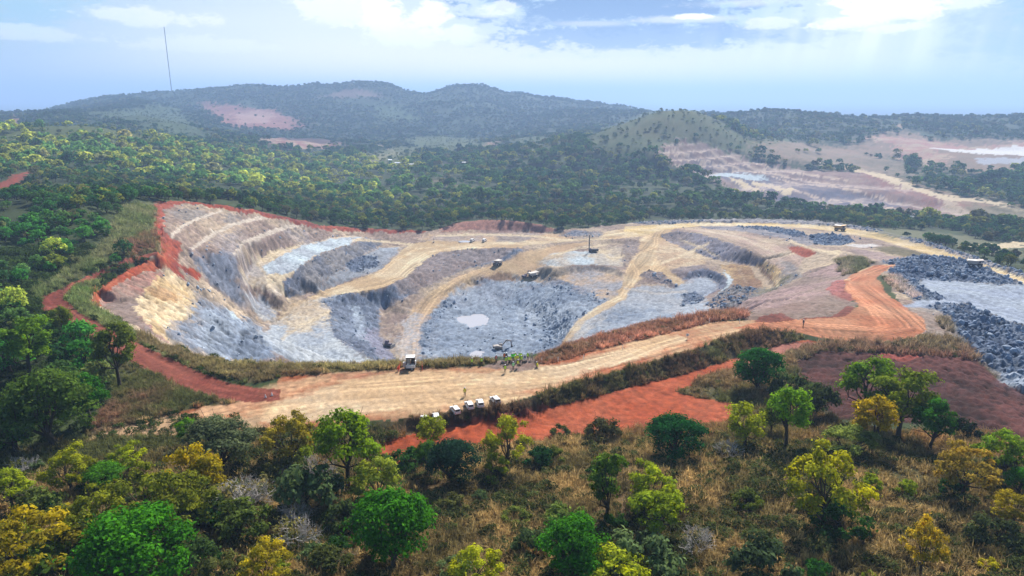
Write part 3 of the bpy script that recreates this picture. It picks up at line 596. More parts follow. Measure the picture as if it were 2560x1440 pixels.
# bank between the two, brush covered
zone([(880,1084),(960,1052),(1050,1043),(1240,1019),(1350,990),(1450,956),(1600,913),(1720,879),(1800,851),(1860,830),(1990,828),(2010,845),(1960,860),(1850,893),(1700,938),(1550,975),(1400,1013),(1290,1038),(1060,1076),(960,1092)], (.115,.07,.04), GRASS, .1, .8, 0, .9, OLIVE)
zone([(1060,1078),(1290,1042),(1400,1017),(1390,1006),(1280,1028),(1140,1056)], (.26,.06,.04), TRACK, .1, .6, 0, .8)
# grass along the near rim
zone([(1010,920),(1100,918),(1200,912),(1240,905),(1200,898),(1100,903),(1010,907),(830,912),(740,911),(640,908),(560,904),(480,889),(420,868),(345,836),(330,850),(400,880),(480,915),(560,945),(640,960),(690,945),(830,932)], (.20,.17,.07), GRASS, .1, 1.0, 0, .9, (.12,.09,.045))
zone([(1340,893),(1400,870),(1450,853),(1520,834),(1600,813),(1680,798),(1760,783),(1850,780),(1870,795),(1800,802),(1700,825),(1600,850),(1500,873),(1400,903),(1345,915)], (.24,.115,.075), GRASS, .1, 1.0, 0, .9, (.17,.10,.06))
zone([(1880,805),(1910,790),(1950,783),(1990,800),(2080,790),(2120,765),(2140,770),(2110,792),(2000,800),(1930,806)], (.20,.05,.035), TRACK, .15, .8, 0, .9)
# second pit in the distance
zone([(1470,345),(1520,318),(1570,300),(1625,276),(1690,266),(1740,273),(1800,312),(1880,350),(1990,352),(1990,390),(1880,385),(1780,360),(1730,345),(1690,343),(1650,370),(1560,385),(1500,375)], (.12,.14,.05), OPEN, 0, 14, 1, .85, (.085,.125,.042))
zone([(1890,355),(2000,360),(2120,366),(2180,336),(2260,325),(2330,344),(2560,354),(2800,355),(2800,425),(2560,428),(2440,436),(2340,418),(2270,398),(2190,388),(2170,408),(2240,440),(2340,478),(2480,498),(2560,520),(2800,555),(2800,600),(2560,562),(2440,560),(2380,545),(2300,480),(2200,440),(2050,405),(1960,402),(1890,380)], (.30,.22,.16), BARE, 0, 14, 1, .9, (.36,.23,.17))
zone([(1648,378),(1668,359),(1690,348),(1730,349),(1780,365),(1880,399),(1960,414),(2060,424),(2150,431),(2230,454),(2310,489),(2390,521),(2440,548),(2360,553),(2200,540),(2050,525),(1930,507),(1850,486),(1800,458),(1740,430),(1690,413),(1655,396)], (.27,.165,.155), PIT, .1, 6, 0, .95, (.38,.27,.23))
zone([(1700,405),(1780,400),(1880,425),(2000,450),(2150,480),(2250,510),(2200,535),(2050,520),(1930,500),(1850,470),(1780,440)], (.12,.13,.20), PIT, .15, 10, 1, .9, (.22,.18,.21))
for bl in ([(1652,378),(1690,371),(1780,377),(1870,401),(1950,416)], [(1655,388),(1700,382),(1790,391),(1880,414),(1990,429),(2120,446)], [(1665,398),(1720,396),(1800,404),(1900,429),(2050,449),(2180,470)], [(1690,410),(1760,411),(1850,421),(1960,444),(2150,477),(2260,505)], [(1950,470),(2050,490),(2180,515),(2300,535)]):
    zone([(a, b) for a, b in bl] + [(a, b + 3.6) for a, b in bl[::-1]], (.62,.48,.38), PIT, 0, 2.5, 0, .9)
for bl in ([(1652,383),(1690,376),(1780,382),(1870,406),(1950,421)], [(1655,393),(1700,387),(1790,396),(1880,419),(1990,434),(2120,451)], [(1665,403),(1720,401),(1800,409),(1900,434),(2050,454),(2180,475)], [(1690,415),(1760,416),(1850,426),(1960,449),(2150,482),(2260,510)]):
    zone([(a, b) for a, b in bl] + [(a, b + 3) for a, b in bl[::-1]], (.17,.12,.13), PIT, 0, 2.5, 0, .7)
zone([(1762,428),(1850,432),(1930,442),(1900,450),(1820,444),(1770,438)], ICE, PIT, 0, 6, 0, .85)
zone([(1818,446),(1852,450),(1893,466),(1912,484),(1885,480),(1850,460)], CREAM, ROAD, 0, 4, 0, .9)
zone([(1875,450),(1932,456),(1975,472),(1986,490),(1960,488),(1932,468),(1880,457)], CREAM, ROAD, 0, 4, 0, .9)
zone([(2150,420),(2230,450),(2330,490),(2420,515),(2360,520),(2250,480),(2160,440)], (.34,.15,.13), PIT, .1, 8, 1, .8)
zone([(2050,403),(2130,410),(2200,430),(2280,462),(2360,488),(2480,500),(2560,528),(2560,536),(2480,508),(2360,500),(2270,472),(2190,442),(2120,420),(2050,410)], CREAM, ROAD, 0, 4, 0, .9)
zone([(2345,502),(2380,498),(2395,515),(2440,540),(2430,548),(2380,535),(2350,515)], PALE, ROAD, 0, 3, 0, .9)
zone([(2420,510),(2560,520),(2700,540),(2700,600),(2560,560),(2440,555)], (.26,.22,.14), BARE, 0, 8, 1, .8, OLIVE)
zone([(2200,335),(2330,345),(2420,360),(2560,358),(2800,360),(2800,372),(2560,372),(2430,372),(2330,380),(2380,400),(2330,412),(2250,395),(2230,365),(2170,345)], (.46,.22,.19), PIT, 0, 8, 0, .9, PALE)
zone([(2322,378),(2400,371),(2450,365),(2560,363),(2800,364),(2800,396),(2560,394),(2450,390),(2380,384)], WHITE, PIT, 0, 4, 0, .95)
zone([(2440,400),(2560,398),(2800,400),(2800,412),(2560,414),(2450,412)], (.45,.47,.55), PIT, 0, 5, 0, .9)
zone([(1890,365),(2080,370),(2150,390),(2250,400),(2300,440),(2200,430),(2060,405),(1900,380)], (.25,.20,.14), BARE, 0, 10, 1, .8, (.34,.24,.18))
zone([(2190,590),(2330,600),(2420,625),(2560,650),(2560,625),(2420,590),(2280,575),(2200,570)], (.17,.17,.09), BARE, 0, 6, 1, .9)
zone([(2425,612),(2480,610),(2560,605),(2560,618),(2440,628)], CREAM, ROAD, 0, 3, 0, .9)
# bare patches and clearings on the hills
zone([(500,252),(560,262),(600,268),(690,275),(760,300),(745,322),(690,325),(620,322),(570,312),(535,292),(510,275)], (.34,.13,.12), BARE, 0, 14, 1, .9, PINK)
zone([(580,285),(640,275),(690,285),(670,305),(600,308)], (.50,.30,.25), BARE, 0, 8, 1, .8)
zone([(635,345),(700,348),(860,362),(850,370),(740,372),(690,365)], (.34,.13,.12), BARE, 0, 10, 1, .9, PALE)
zone([(690,344),(860,352),(850,360),(720,352)], (.13,.06,.07), BARE, 0, 8, 1, .8)
zone([(25,287),(38,287),(50,325),(40,325)], (.42,.20,.14), BARE, 0, 3, 0, .9)
zone([(800,240),(850,228),(890,225),(960,235),(940,245),(850,245)], (.30,.17,.16), BARE, 0, 14, 1, .6)
zone([(915,405),(940,385),(985,375),(950,362),(940,365),(1000,380),(960,395),(925,408)], PALE, ROAD, 0, 4, 0, .8)
zone([(1195,372),(1240,350),(1245,365),(1215,378)], (.45,.25,.18), BARE, 0, 6, 1, .8)
zone([(1020,345),(1200,345),(1220,362),(1130,380),(1010,372)], (.14,.17,.06), OPEN, 0, 20, 1, .7)
zone([(1290,345),(1370,350),(1380,395),(1290,385)], (.12,.15,.055), OPEN, 0, 20, 1, .7)
zone([(1520,330),(1660,300),(1780,330),(1880,360),(1800,350),(1700,340),(1600,345)], (.16,.15,.07), OPEN, 0, 20, 1, .7)
zone([(2240,303),(2256,303),(2258,325),(2244,325)], (.42,.28,.2), BARE, 0, 3, 0, .8)
zone([(200,285),(420,262),(480,300),(520,340),(400,330),(280,300)], (.11,.15,.06), OPEN, 0, 25, 1, .6)
zone([(1060,440),(1180,470),(1200,490),(1260,500),(1180,485),(1090,460)], (.2,.15,.09), BARE, 0, 4, 1, .8)

zone([(0,330),(120,318),(200,312),(330,330),(420,352),(300,350),(150,345),(0,350)], (.14,.17,.06), OPEN, 0, 20, 1, .7)
zone([(900,385),(1000,365),(1060,385),(1000,410),(930,415)], (.17,.18,.07), OPEN, 0, 14, 1, .8)
zone([(930,260),(1000,265),(1060,300),(960,305)], (.10,.16,.06), OPEN, 0, 25, 1, .7)

# ------------------------------------------------------------------ paint the zones onto the grid
fx = GX.ravel(); fy = GY.ravel(); NV = len(fx)
rad = RR.ravel()
C = np.empty((NV, 3)); C[:] = FLOOR
cat = np.zeros(NV, np.int8); cat[rad > 1350] = HILL; cat[rad > 4200] = PLAIN
C[rad > 1350] = (.03, .06, .028); C[rad > 4200] = (.035, .06, .05)
rough = np.zeros(NV); stk = np.zeros(NV)
n1 = fbm(fx / 7, fy / 7, 4, 3); n2 = fbm(fx / 7, fy / 7, 4, 11)
tone = fbm(fx / 16, fy / 16, 5, 29); fine = fbm(fx / 1.7, fy / 1.7, 3, 41)
tone = np.clip((tone - 0.5) * 2.6 + 0.5, 0, 1)
C *= (0.7 + 0.6 * tone)[:, None]
tx = np.zeros(NV); ty = np.zeros(NV)           # direction of wheel tracks or of run-off
# downhill direction of the undetailed ground
dzr = np.gradient(BASE, axis=0) / np.gradient(RR, axis=0); dza = np.gradient(BASE, axis=1) / (RR * (AZ[1] - AZ[0]))
sx = dzr * np.sin(AA) + dza * np.cos(AA); sy = dzr * np.cos(AA) - dza * np.sin(AA)
slope = np.hypot(sx, sy).ravel()
sl = np.maximum(slope, 1e-6)
tx = (sx.ravel() / sl); ty = (sy.ravel() / sl)
dist_scale = np.clip(rad / 330.0, .35, 3)
def dens(poly, step=14, closed=True):
    q = []
    n = len(poly)
    for i in range(n if closed else n - 1):
        a, b = poly[i], poly[(i + 1) % n]
        m = max(1, int(math.dist(a, b) / step))
        q += [(a[0] + (b[0] - a[0]) * k / m, a[1] + (b[1] - a[1]) * k / m) for k in range(m)]
    if not closed: q.append(poly[-1])
    return q
def to_world(poly, closed=True, step=14):
    return np.array([ground_at(p[0], p[1], BASE)[:2] for p in dens(poly, step, closed)])
def inside(px, py, poly):
    r = np.zeros(len(px), bool)
    x0, y0 = poly[-1]
    for x1, y1 in poly:
        if y0 != y1:
            c_ = (y1 > py) != (y0 > py)
            if c_.any():
                t = x1 + (py - y1) * (x0 - x1) / (y0 - y1)
                r ^= c_ & (px < t)
        x0, y0 = x1, y1
    return r
def line_frame(px, py, line):
    """tangent of the nearest stretch of a line"""
    best = np.full(len(px), 1e18); ux = np.zeros(len(px)); uy = np.zeros(len(px)); sd_ = np.zeros(len(px)); ss_ = np.zeros(len(px)); s0 = 0.0
    for (x0, y0), (x1, y1) in zip(line[:-1], line[1:]):
        dx, dy = x1 - x0, y1 - y0; L2 = dx * dx + dy * dy + 1e-9
        t = np.clip(((px - x0) * dx + (py - y0) * dy) / L2, 0, 1)
        d = (px - x0 - t * dx) ** 2 + (py - y0 - t * dy) ** 2
        w = 1.0 / (d + 4.0) ** 2
        s_ = 1 / math.sqrt(L2)
        nb_ = d < best; best = np.where(nb_, d, best)
        sd_ = np.where(nb_, ((px - x0) * dy - (py - y0) * dx) * s_, sd_); ss_ = np.where(nb_, s0 + t / s_, ss_); s0 += 1 / s_
        ux += dx * s_ * w; uy += dy * s_ * w
    n = np.hypot(ux, uy) + 1e-12
    return ux / n, uy / n, sd_, ss_
for (poly, col, ct, rg, warp, feather, mixk, col2, along, streak) in ZONES:
    pw = to_world(poly)
    m = 4 + 3 * warp
    x0, y0 = pw.min(0) - m * 2; x1, y1 = pw.max(0) + m * 2
    sel = np.nonzero((fx > x0) & (fx < x1) & (fy > y0) & (fy < y1))[0]
    if not len(sel): continue
    X_, Y_ = fx[sel], fy[sel]
    w = np.zeros(len(sel))
    amps = (1.0,) if feather == 0 else (.5, 1.2, 2.2) if feather == 1 else (.5, 1.5, 3.0, 5.0)
    ds = dist_scale[sel]
    for k, am in enumerate(amps):
        o1 = (n1[sel] - .5) if k % 2 == 0 else (n2[sel] - .5)
        o2 = (n2[sel] - .5) if k % 2 == 0 else (.5 - n1[sel])
        jit = (fine[sel] - .5) * 1.2
        w += inside(X_ + (o1 * 2.2 + jit) * warp * am * ds, Y_ + (o2 * 2.2 + jit) * warp * am * ds, pw)
    w *= mixk / len(amps)
    k = w > 0.001
    sel = sel[k]; w = w[k]
    cc = np.empty((len(sel), 3)); cc[:] = col
    if col2 is not None:
        t = np.clip(tone[sel] * 1.1 + (fine[sel] - .5) * .9 - .1, 0, 1)[:, None]
        cc = cc * (1 - t) + np.array(col2) * t
    C[sel] = C[sel] * (1 - w[:, None]) + cc * w[:, None]
    big = w > .34
    cat[sel[big]] = ct
    rough[sel] = rough[sel] * (1 - w) + rg * w
    if along is not None:
        lw = to_world(along, False)
        ux, uy, sd_, ss_ = line_frame(fx[sel], fy[sel], lw)
        gt = np.random.default_rng(len(ZONES) + len(sel))
        wl = np.zeros(len(sel)); wd_ = np.zeros(len(sel)); hw = np.percentile(np.abs(sd_), 90)
        for q in range(16):                       # separate wheel tracks wandering along the road
            off = (gt.random() * 2 - 1) * hw; sc2 = np.clip(rad[sel] / 300, .5, 1.6)
            path = off + (vnoise(ss_ / 38 + 7 * q, np.zeros(len(sel)), q) - .5) * hw * .55
            g_ = np.exp(-((sd_ - path) / (.42 * sc2)) ** 2) + np.exp(-((sd_ - path - 2.1) / (.42 * sc2)) ** 2)
            fade = np.clip((vnoise(ss_ / 55 - 3 * q, np.full(len(sel), 4.0), q + 50) - .3) * 3, 0, 1)
            if q % 2: wd_ = np.maximum(wd_, g_ * fade)
            else: wl = np.maximum(wl, g_ * fade)
        kk_ = (w * streak * .55)[:, None]
        C[sel] *= 1 + kk_ * (wl - wd_ * .75)[:, None]
        C[sel] = np.clip(C[sel], 0, .85)
        tx[sel[big]] = ux[big]; ty[sel[big]] = uy[big]
        stk[sel] = stk[sel] * (1 - w) + streak * w
    else:
        stk[sel] *= (1 - w)
print('zones', round(time.time() - T0, 1))
# second pit: level benches
TER = to_world([(1648,378),(1668,356),(1690,345),(1730,346),(1780,362),(1880,396),(1960,411),(2060,421),(2150,428),(2230,451),(2310,486),(2390,518),(2440,548),(2360,553),(2200,540),(2050,525),(1930,507),(1850,486),(1800,458),(1740,430),(1690,413),(1655,396)])
ti = np.nonzero((rad > 650) & (rad < 1500) & (fx > 100))[0]
ti = ti[inside(fx[ti], fy[ti], TER)]
zf = GZ.ravel().copy()
hh = zf[ti] + (n1[ti] - .5) * 5
st = 9.0; fl = np.floor(hh / st); fr = hh / st - fl
zf[ti] = zf[ti] - hh + (fl + np.clip((fr - .35) / .4, 0, 1)) * st
flat_ = np.clip(1 - np.abs(fr - .2) / .22, 0, 1)[:, None] * .7
C[ti] = C[ti] * (1 - flat_) + np.array((.60, .48, .42)) * flat_

# ------------------------------------------------------------------ run-off gullies, wheel ruts, loose rock
near = np.nonzero((rad > 90) & (rad < 760) & ((cat == PIT) | (cat == ROAD) | (cat == TRACK) | (cat == RUBBLE) | (cat == GRASS)))[0]
NX, NY = fx[near], fy[near]
sc_ = np.clip(rad[near] / 330, .45, 1.6)
acc = np.zeros(len(near)); acc2 = np.zeros(len(near))
for t in np.linspace(-1, 1, 9):
    L_ = np.where(stk[near] > .3, 16.0, 7.0) * sc_ * t
    qx, qy = NX + tx[near] * L_, NY + ty[near] * L_
    acc += fbm(qx / (1.25 * sc_.mean()), qy / (1.25 * sc_.mean()), 2, 77)
    acc2 += vnoise(qx / 1.0, qy / 1.0, 5)
acc /= 9; acc2 /= 9
acc = np.clip((acc - .5) * 4.2, -1, 1); acc2 = np.clip((acc2 - .5) * 4.0, -1, 1)
steep = np.clip((slope[near] - .18) / .5, 0, 1)
road = np.clip(stk[near], 0, 1.5)
rgh = rough[near]
z1 = fbm(NX / 3.2, NY / 3.2, 4, 51); z2 = fbm(NX / 1.1, NY / 1.1, 3, 63)
rid = 1 - np.abs(2 * fbm(NX / 2.4, NY / 2.4, 3, 88) - 1)
def cells(x, y, s, seed):
    """distance to the nearest of scattered points, and a random value for it: blocky broken rock"""
    x = x / s; y = y / s; xi = np.floor(x); yi = np.floor(y)
    best = np.full(len(x), 9.0); val = np.zeros(len(x))
    for a in (-1, 0, 1):
        for b in (-1, 0, 1):
            cx, cy = xi + a, yi + b
            ox = vnoise(cx, cy, seed); oy = vnoise(cx + 61, cy - 17, seed + 1); v = vnoise(cx - 31, cy + 7, seed + 2)
            d = (cx + ox - x) ** 2 + (cy + oy - y) ** 2
            k = d < best
            best = np.where(k, d, best); val = np.where(k, v, val)
    return np.sqrt(best), val
d1, v1 = cells(NX, NY, 2.1, 5); d2, v2 = cells(NX, NY, 4.6, 9)
blocks = (np.clip(1 - d1 * 1.25, -.2, 1) * (.25 + .9 * v1) + np.clip(1 - d2 * 1.2, -.2, 1) * 1.5 * np.clip(v2 * 2 - .9, 0, 1))
dz = rgh * (blocks * 1.35 - .35) + rgh * (z1 - .5) * 2.0
dz += steep * acc * 1.5 * (1 - .5 * np.clip(road, 0, 1))
dz += (1 - np.clip(road, 0, 1)) * (z2 - .5) * np.where(cat[near] == TRACK, .22, .9)
dz += road * (acc2 * .12 + acc * .08)
isgr = (cat[near] == GRASS)
dz = np.where(isgr, (z1 - .5) * 1.0, dz)
tr = (cat[near] == TRACK)
dz = np.where(tr & (rgh > .3), (rid - .5) * .8 + (z2 - .5) * 1.1 + (vnoise(NX / .55, NY / .55, 4) - .5) * .5, dz)
zf[near] += dz
C_n = C[near]
lum = 1 + steep * acc * .6 + road * (acc * .2 + acc2 * .26) + (1 - np.clip(road, 0, 1)) * (z2 - .5) * 1.1 + rgh * (v1 - .5) * .8 + np.where((cat[near] == TRACK) & (rgh > .3), (rid - .55) * 2.2, 0)
# beds in the rock show on the steep faces
bed = vnoise(zf[near] / 1.1 + fbm(NX / 14, NY / 14, 2, 15) * 5, NX / 60, 21) - .5
lum += steep * (cat[near] == PIT) * bed * .55
C_n = C_n * np.clip(lum, .35, 1.8)[:, None]
# tone follows the relief: ruts and gullies darker in the hollows, ploughed ridges paler
C[near] = np.clip(C_n, 0.004, .88)
# hollows that hold water
POND_SHEETS = []
for nm, poly in (('pond', [(1138,792),(1155,785),(1175,788),(1190,783),(1212,788),(1222,800),(1216,810),(1196,814),(1180,822),(1168,812),(1150,806)]), ('puddle', [(1172,885),(1190,878),(1212,880),(1206,888),(1184,893)]), ('bench puddle', [(1146,603),(1160,601),(1180,603),(1170,606),(1150,606)])):
    pw = to_world(poly, step=8); cxy = pw.mean(0)
    z0 = float(np.median(height(pw[:, 0], pw[:, 1], BASE)))
    kk = np.nonzero((np.abs(fx - cxy[0]) < 60) & (np.abs(fy - cxy[1]) < 60))[0]
    big_ = inside(fx[kk], fy[kk], cxy + (pw - cxy) * 1.25); core = inside(fx[kk] + (fine[kk] - .5) * 3, fy[kk] + (n1[kk] - .5) * 4, pw)
    zf[kk] = np.where(core, z0 - .5, np.where(big_, np.minimum(np.maximum(zf[kk], z0 - .1), z0 + .5), zf[kk]))
    POND_SHEETS.append((nm, z0, cxy + (pw - cxy) * 1.12))
GZ = zf.reshape(GX.shape)
C *= .62
# hills: small swells under the trees
GZ += np.clip((RR - 900) / 900, 0, 1) * np.clip((4300 - RR) / 400, 0, 1) * (fbm(GX / 120, GY / 120, 4, 91) - .5) * 26
print('detail', round(time.time() - T0, 1))

# ------------------------------------------------------------------ ground material and meshes
def new_mat(name, rough_=0.9):
    m = bpy.data.materials.new(name); m.use_nodes = True
    t = NT(m.node_tree); b = t.n['Principled BSDF']
    b.inputs['Roughness'].default_value = rough_
    b.inputs['Specular IOR Level'].default_value = 0.15
    return m, t, b
soil, t, b = new_mat('soil_and_rock', .95)
at = t.node('ShaderNodeAttribute', attribute_name='soil')
tc = t.node('ShaderNodeTexCoord')
nA = t.noise(tc.outputs['Object'], .9, 6, .65)
nB = t.noise(tc.outputs['Object'], 3.5, 4, .6)
k = t.math('ADD', t.math('MULTIPLY', nA, 1.15), t.math('MULTIPLY', nB, .75))
k = t.math('ADD', k, .05)
vm = t.node('ShaderNodeVectorMath', operation='SCALE'); t.link(at.outputs['Color'], vm.inputs[0]); t.link(k, vm.inputs['Scale'])
t.link(vm.outputs[0], b.inputs['Base Color'])
bp = t.node('ShaderNodeBump'); bp.inputs['Strength'].default_value = .6; bp.inputs['Distance'].default_value = .35
t.link(nA, bp.inputs['Height']); t.link(bp.outputs[0], b.inputs['Normal'])
NAMES = {GROUND: 'ground', PIT: 'mine_pit', ROAD: 'haul_road', TRACK: 'red_earth', GRASS: 'grassland', RUBBLE: 'broken_rock_ground', HILL: 'hills', PLAIN: 'plain', BARE: 'bare_earth', OPEN: 'open_hillside'}
def grid_mesh(name, V, Q, col, smooth):
    used, inv = np.unique(Q, return_inverse=True)
    Q2 = inv.reshape(Q.shape)
    me = bpy.data.meshes.new(name)
    me.vertices.add(len(used)); me.vertices.foreach_set('co', V[used].ravel())
    me.loops.add(Q2.size); me.loops.foreach_set('vertex_index', Q2.ravel())
    me.polygons.add(len(Q2)); me.polygons.foreach_set('loop_start', np.arange(len(Q2)) * 4)
    me.polygons.foreach_set('use_smooth', np.full(len(Q2), smooth))
    a = me.color_attributes.new('soil', 'FLOAT_COLOR', 'POINT')
    a.data.foreach_set('color', np.concatenate([col[used], np.ones((len(used), 1))], 1).ravel())
    me.update(calc_edges=True)
    me.materials.append(soil)
    o = bpy.data.objects.new(name, me); COL.objects.link(o); o['kind'] = 'structure'
    return o
V = np.stack([GX, GY, GZ], -1).reshape(-1, 3)
idx = np.arange(NR * NA).reshape(NR, NA)
Q = np.stack([idx[1:, :-1], idx[1:, 1:], idx[:-1, 1:], idx[:-1, :-1]], -1).reshape(-1, 4)[:, ::-1]
fc = cat[Q[:, 0]]
CNT = {}
for ct, nm in NAMES.items():
    q = Q[fc == ct]
    CNT[nm] = len(q)
    if len(q): grid_mesh(nm, V, q, C, ct not in (RUBBLE,))
# the rest of the ground, all the way round behind the camera
nb = 48
ab = np.linspace(AZ[-1], AZ[0] + 2 * math.pi, nb + 1)
ri = np.unique(np.concatenate([np.arange(0, NR, 12), [NR - 1]]))
BR, BA = np.meshgrid(R[ri], ab, indexing='ij'); tt = np.linspace(0, 1, nb + 1)[None, :]
zl = blur(GZ, 6)
BZ = zl[ri, -1][:, None] * (1 - tt) + zl[ri, 0][:, None] * tt
VB = np.stack([BR * np.sin(BA), BR * np.cos(BA), BZ], -1).reshape(-1, 3)
ib = np.arange(len(ri) * (nb + 1)).reshape(len(ri), nb + 1)
QB = np.stack([ib[1:, :-1], ib[1:, 1:], ib[:-1, 1:], ib[:-1, :-1]], -1).reshape(-1, 4)[:, ::-1]
cb = np.empty((len(VB), 3)); cb[:] = (.06, .065, .028)
grid_mesh('plain', VB, QB, cb, True)
me = bpy.data.meshes.new('ground')
ring = [(R[0] * math.sin(a), R[0] * math.cos(a)) for a in np.concatenate([AZ[::40], ab[:-1:2]])]
me.from_pydata([(x, y, float(height(x, y)) if y > 9 else 5.3) for x, y in ring], [], [tuple(range(len(ring)))[::-1]])
a = me.color_attributes.new('soil', 'FLOAT_COLOR', 'POINT'); a.data.foreach_set('color', np.tile(np.array((*DRYG, 1.0)), len(ring)))
me.materials.append(soil); o = bpy.data.objects.new('ground', me); COL.objects.link(o); o['kind'] = 'structure'
print('ground meshes', CNT, round(time.time() - T0, 1))
def cat_at(x, y):
    """ground type at world points (nearest grid vertex)"""
    x = np.asarray(x, float); y = np.asarray(y, float)
    fi = np.clip(np.rint(np.interp(np.log(np.hypot(x, y)), LOGR, np.arange(NR))), 0, NR - 1).astype(int)
    fj = np.clip(np.rint((np.arctan2(x, y) - AZ[0]) / (AZ[1] - AZ[0])), 0, NA - 1).astype(int)
    return cat.reshape(NR, NA)[fi, fj]
# ------------------------------------------------------------------ vegetation: prototypes
rng = np.random.default_rng(11)
def leaf_material(name, instanced, trans=.45):
    m = bpy.data.materials.new(name); m.use_nodes = True
    t = NT(m.node_tree); t.n.clear()
    if instanced:
        a = t.node('ShaderNodeAttribute', attribute_name='tint', attribute_type='INSTANCER'); col = a.outputs['Color']
    else:
        col = t.node('ShaderNodeObjectInfo').outputs['Color']
    v = t.node('ShaderNodeAttribute', attribute_name='leaf')
    s = t.node('ShaderNodeSeparateColor'); t.link(v.outputs['Color'], s.inputs[0])
    # second colour: the same tree's yellower, drier leaves
    hs = t.node('ShaderNodeHueSaturation'); hs.inputs['Hue'].default_value = .482; hs.inputs['Saturation'].default_value = 1.05; hs.inputs['Value'].default_value = 1.5
    t.link(col, hs.inputs['Color'])
    c2 = t.mix(s.outputs[1], col, hs.outputs[0])
    sc = t.node('ShaderNodeVectorMath', operation='SCALE'); t.link(c2, sc.inputs[0]); t.link(t.math('MULTIPLY', s.outputs[0], 1.6), sc.inputs['Scale'])
    d = t.node('ShaderNodeBsdfDiffuse'); t.link(sc.outputs[0], d.inputs[0])
    tr = t.node('ShaderNodeBsdfTranslucent'); t.link(sc.outputs[0], tr.inputs[0])
    mx = t.node('ShaderNodeMixShader'); mx.inputs[0].default_value = trans
    t.link(d.outputs[0], mx.inputs[1]); t.link(tr.outputs[0], mx.inputs[2])
    o = t.node('ShaderNodeOutputMaterial'); t.link(mx.outputs[0], o.inputs[0])
    return m
M_LEAF = leaf_material('leaves', False); M_LEAFI = leaf_material('leaves_of_the_wood', True)
M_GRASSI = leaf_material('grass_blades', True, .45)
def bark(name, c1, c2):
    m, t, b = new_mat(name, .95)
    tc = t.node('ShaderNodeTexCoord')
    n = t.noise(tc.outputs['Object'], 3.0, 4, .6)
    t.link(t.mix(n, c1 + (1,), c2 + (1,)), b.inputs['Base Color'])
    return m
M_BARK = bark('bark', (.035, .026, .018), (.09, .07, .05)); M_TWIG = bark('grey_twigs', (.36, .33, .31), (.55, .51, .49))

def mesh_from(name, verts, faces4, mats, face_mat=None, leafcol=None, tris=None):
    me = bpy.data.meshes.new(name)
    verts = np.asarray(verts, float)
    me.vertices.add(len(verts)); me.vertices.foreach_set('co', verts.ravel())
    f = np.asarray(faces4, int)
    me.loops.add(f.size); me.loops.foreach_set('vertex_index', f.ravel())
    me.polygons.add(len(f)); me.polygons.foreach_set('loop_start', np.arange(len(f)) * f.shape[1])
    for m in mats: me.materials.append(m)
    if face_mat is not None: me.polygons.foreach_set('material_index', np.asarray(face_mat, np.int32))
    if leafcol is not None:
        a = me.color_attributes.new('leaf', 'FLOAT_COLOR', 'POINT'); a.data.foreach_set('color', np.asarray(leafcol, float).ravel())
    me.update(calc_edges=True)
    return me
def tube(path, radii, sides=5):
    path = [np.array(p, float) for p in path]; vs = []; fs = []
    for i, (p, r) in enumerate(zip(path, radii)):
        d = path[min(i + 1, len(path) - 1)] - path[max(i - 1, 0)]; d /= np.linalg.norm(d) + 1e-9
        a = np.cross(d, (0.3, 1, .2)); a /= np.linalg.norm(a) + 1e-9; b_ = np.cross(d, a)
        for k in range(sides):
            t = 2 * math.pi * k / sides; vs.append(p + r * (math.cos(t) * a + math.sin(t) * b_))
    for i in range(len(path) - 1):
        for k in range(sides):
            fs.append((i * sides + k, i * sides + (k + 1) % sides, (i + 1) * sides + (k + 1) % sides, (i + 1) * sides + k))
    return vs, fs
def leaves(centres, radii, n, leaf, seed, shell=.5, up=.35, drop=0.0, hue=.3):
    """n leaf faces spread through overlapping clumps"""
    g = np.random.default_rng(seed)
    cs = np.asarray(centres, float); rs = np.asarray(radii, float)
    w = rs ** 2; w /= w.sum()
    k = g.choice(len(cs), n, p=w)
    d = g.normal(size=(n, 3)); d /= np.linalg.norm(d, axis=1)[:, None]
    d[:, 2] = np.where(d[:, 2] < -.35, -d[:, 2] * .7, d[:, 2])
    rad_ = rs[k] * (shell + (1 - shell) * g.random(n) ** .5) * (1 + .22 * g.normal(size=n))
    p = cs[k] + d * rad_[:, None] * np.array((1, 1, .82))
    p[:, 2] -= drop * g.random(n)
    nrm = d * 1.0 + g.normal(size=(n, 3)) * .42 + np.array((0, 0, up)); nrm /= np.linalg.norm(nrm, axis=1)[:, None]
    a = np.cross(nrm, g.normal(size=(n, 3))); a /= np.linalg.norm(a, axis=1)[:, None] + 1e-9
    b_ = np.cross(nrm, a)
    s = leaf * (.45 + 1.25 * g.random(n) ** 1.6)[:, None]
    bend = nrm * s * .25
    v = np.stack([p - a * s * .8, p - b_ * s * .5 + bend, p + a * s * .8, p + b_ * s * .5 + bend], 1).reshape(-1, 3)
    f = np.arange(4 * n).reshape(n, 4)
    lob = .75 + .5 * g.random(len(cs)); lh = np.clip(g.random(len(cs)) * 1.5 - .5, 0, 1)
    br = lob[k] * (.6 + .75 * g.random(n)); hu = np.clip(lh[k] * hue * 2 + (g.random(n) - .6) * .5, 0, 1)
    c = np.stack([np.clip(br / 1.6, 0, 1), hu, np.zeros(n), np.ones(n)], 1).repeat(4, 0)
    return v, f, c
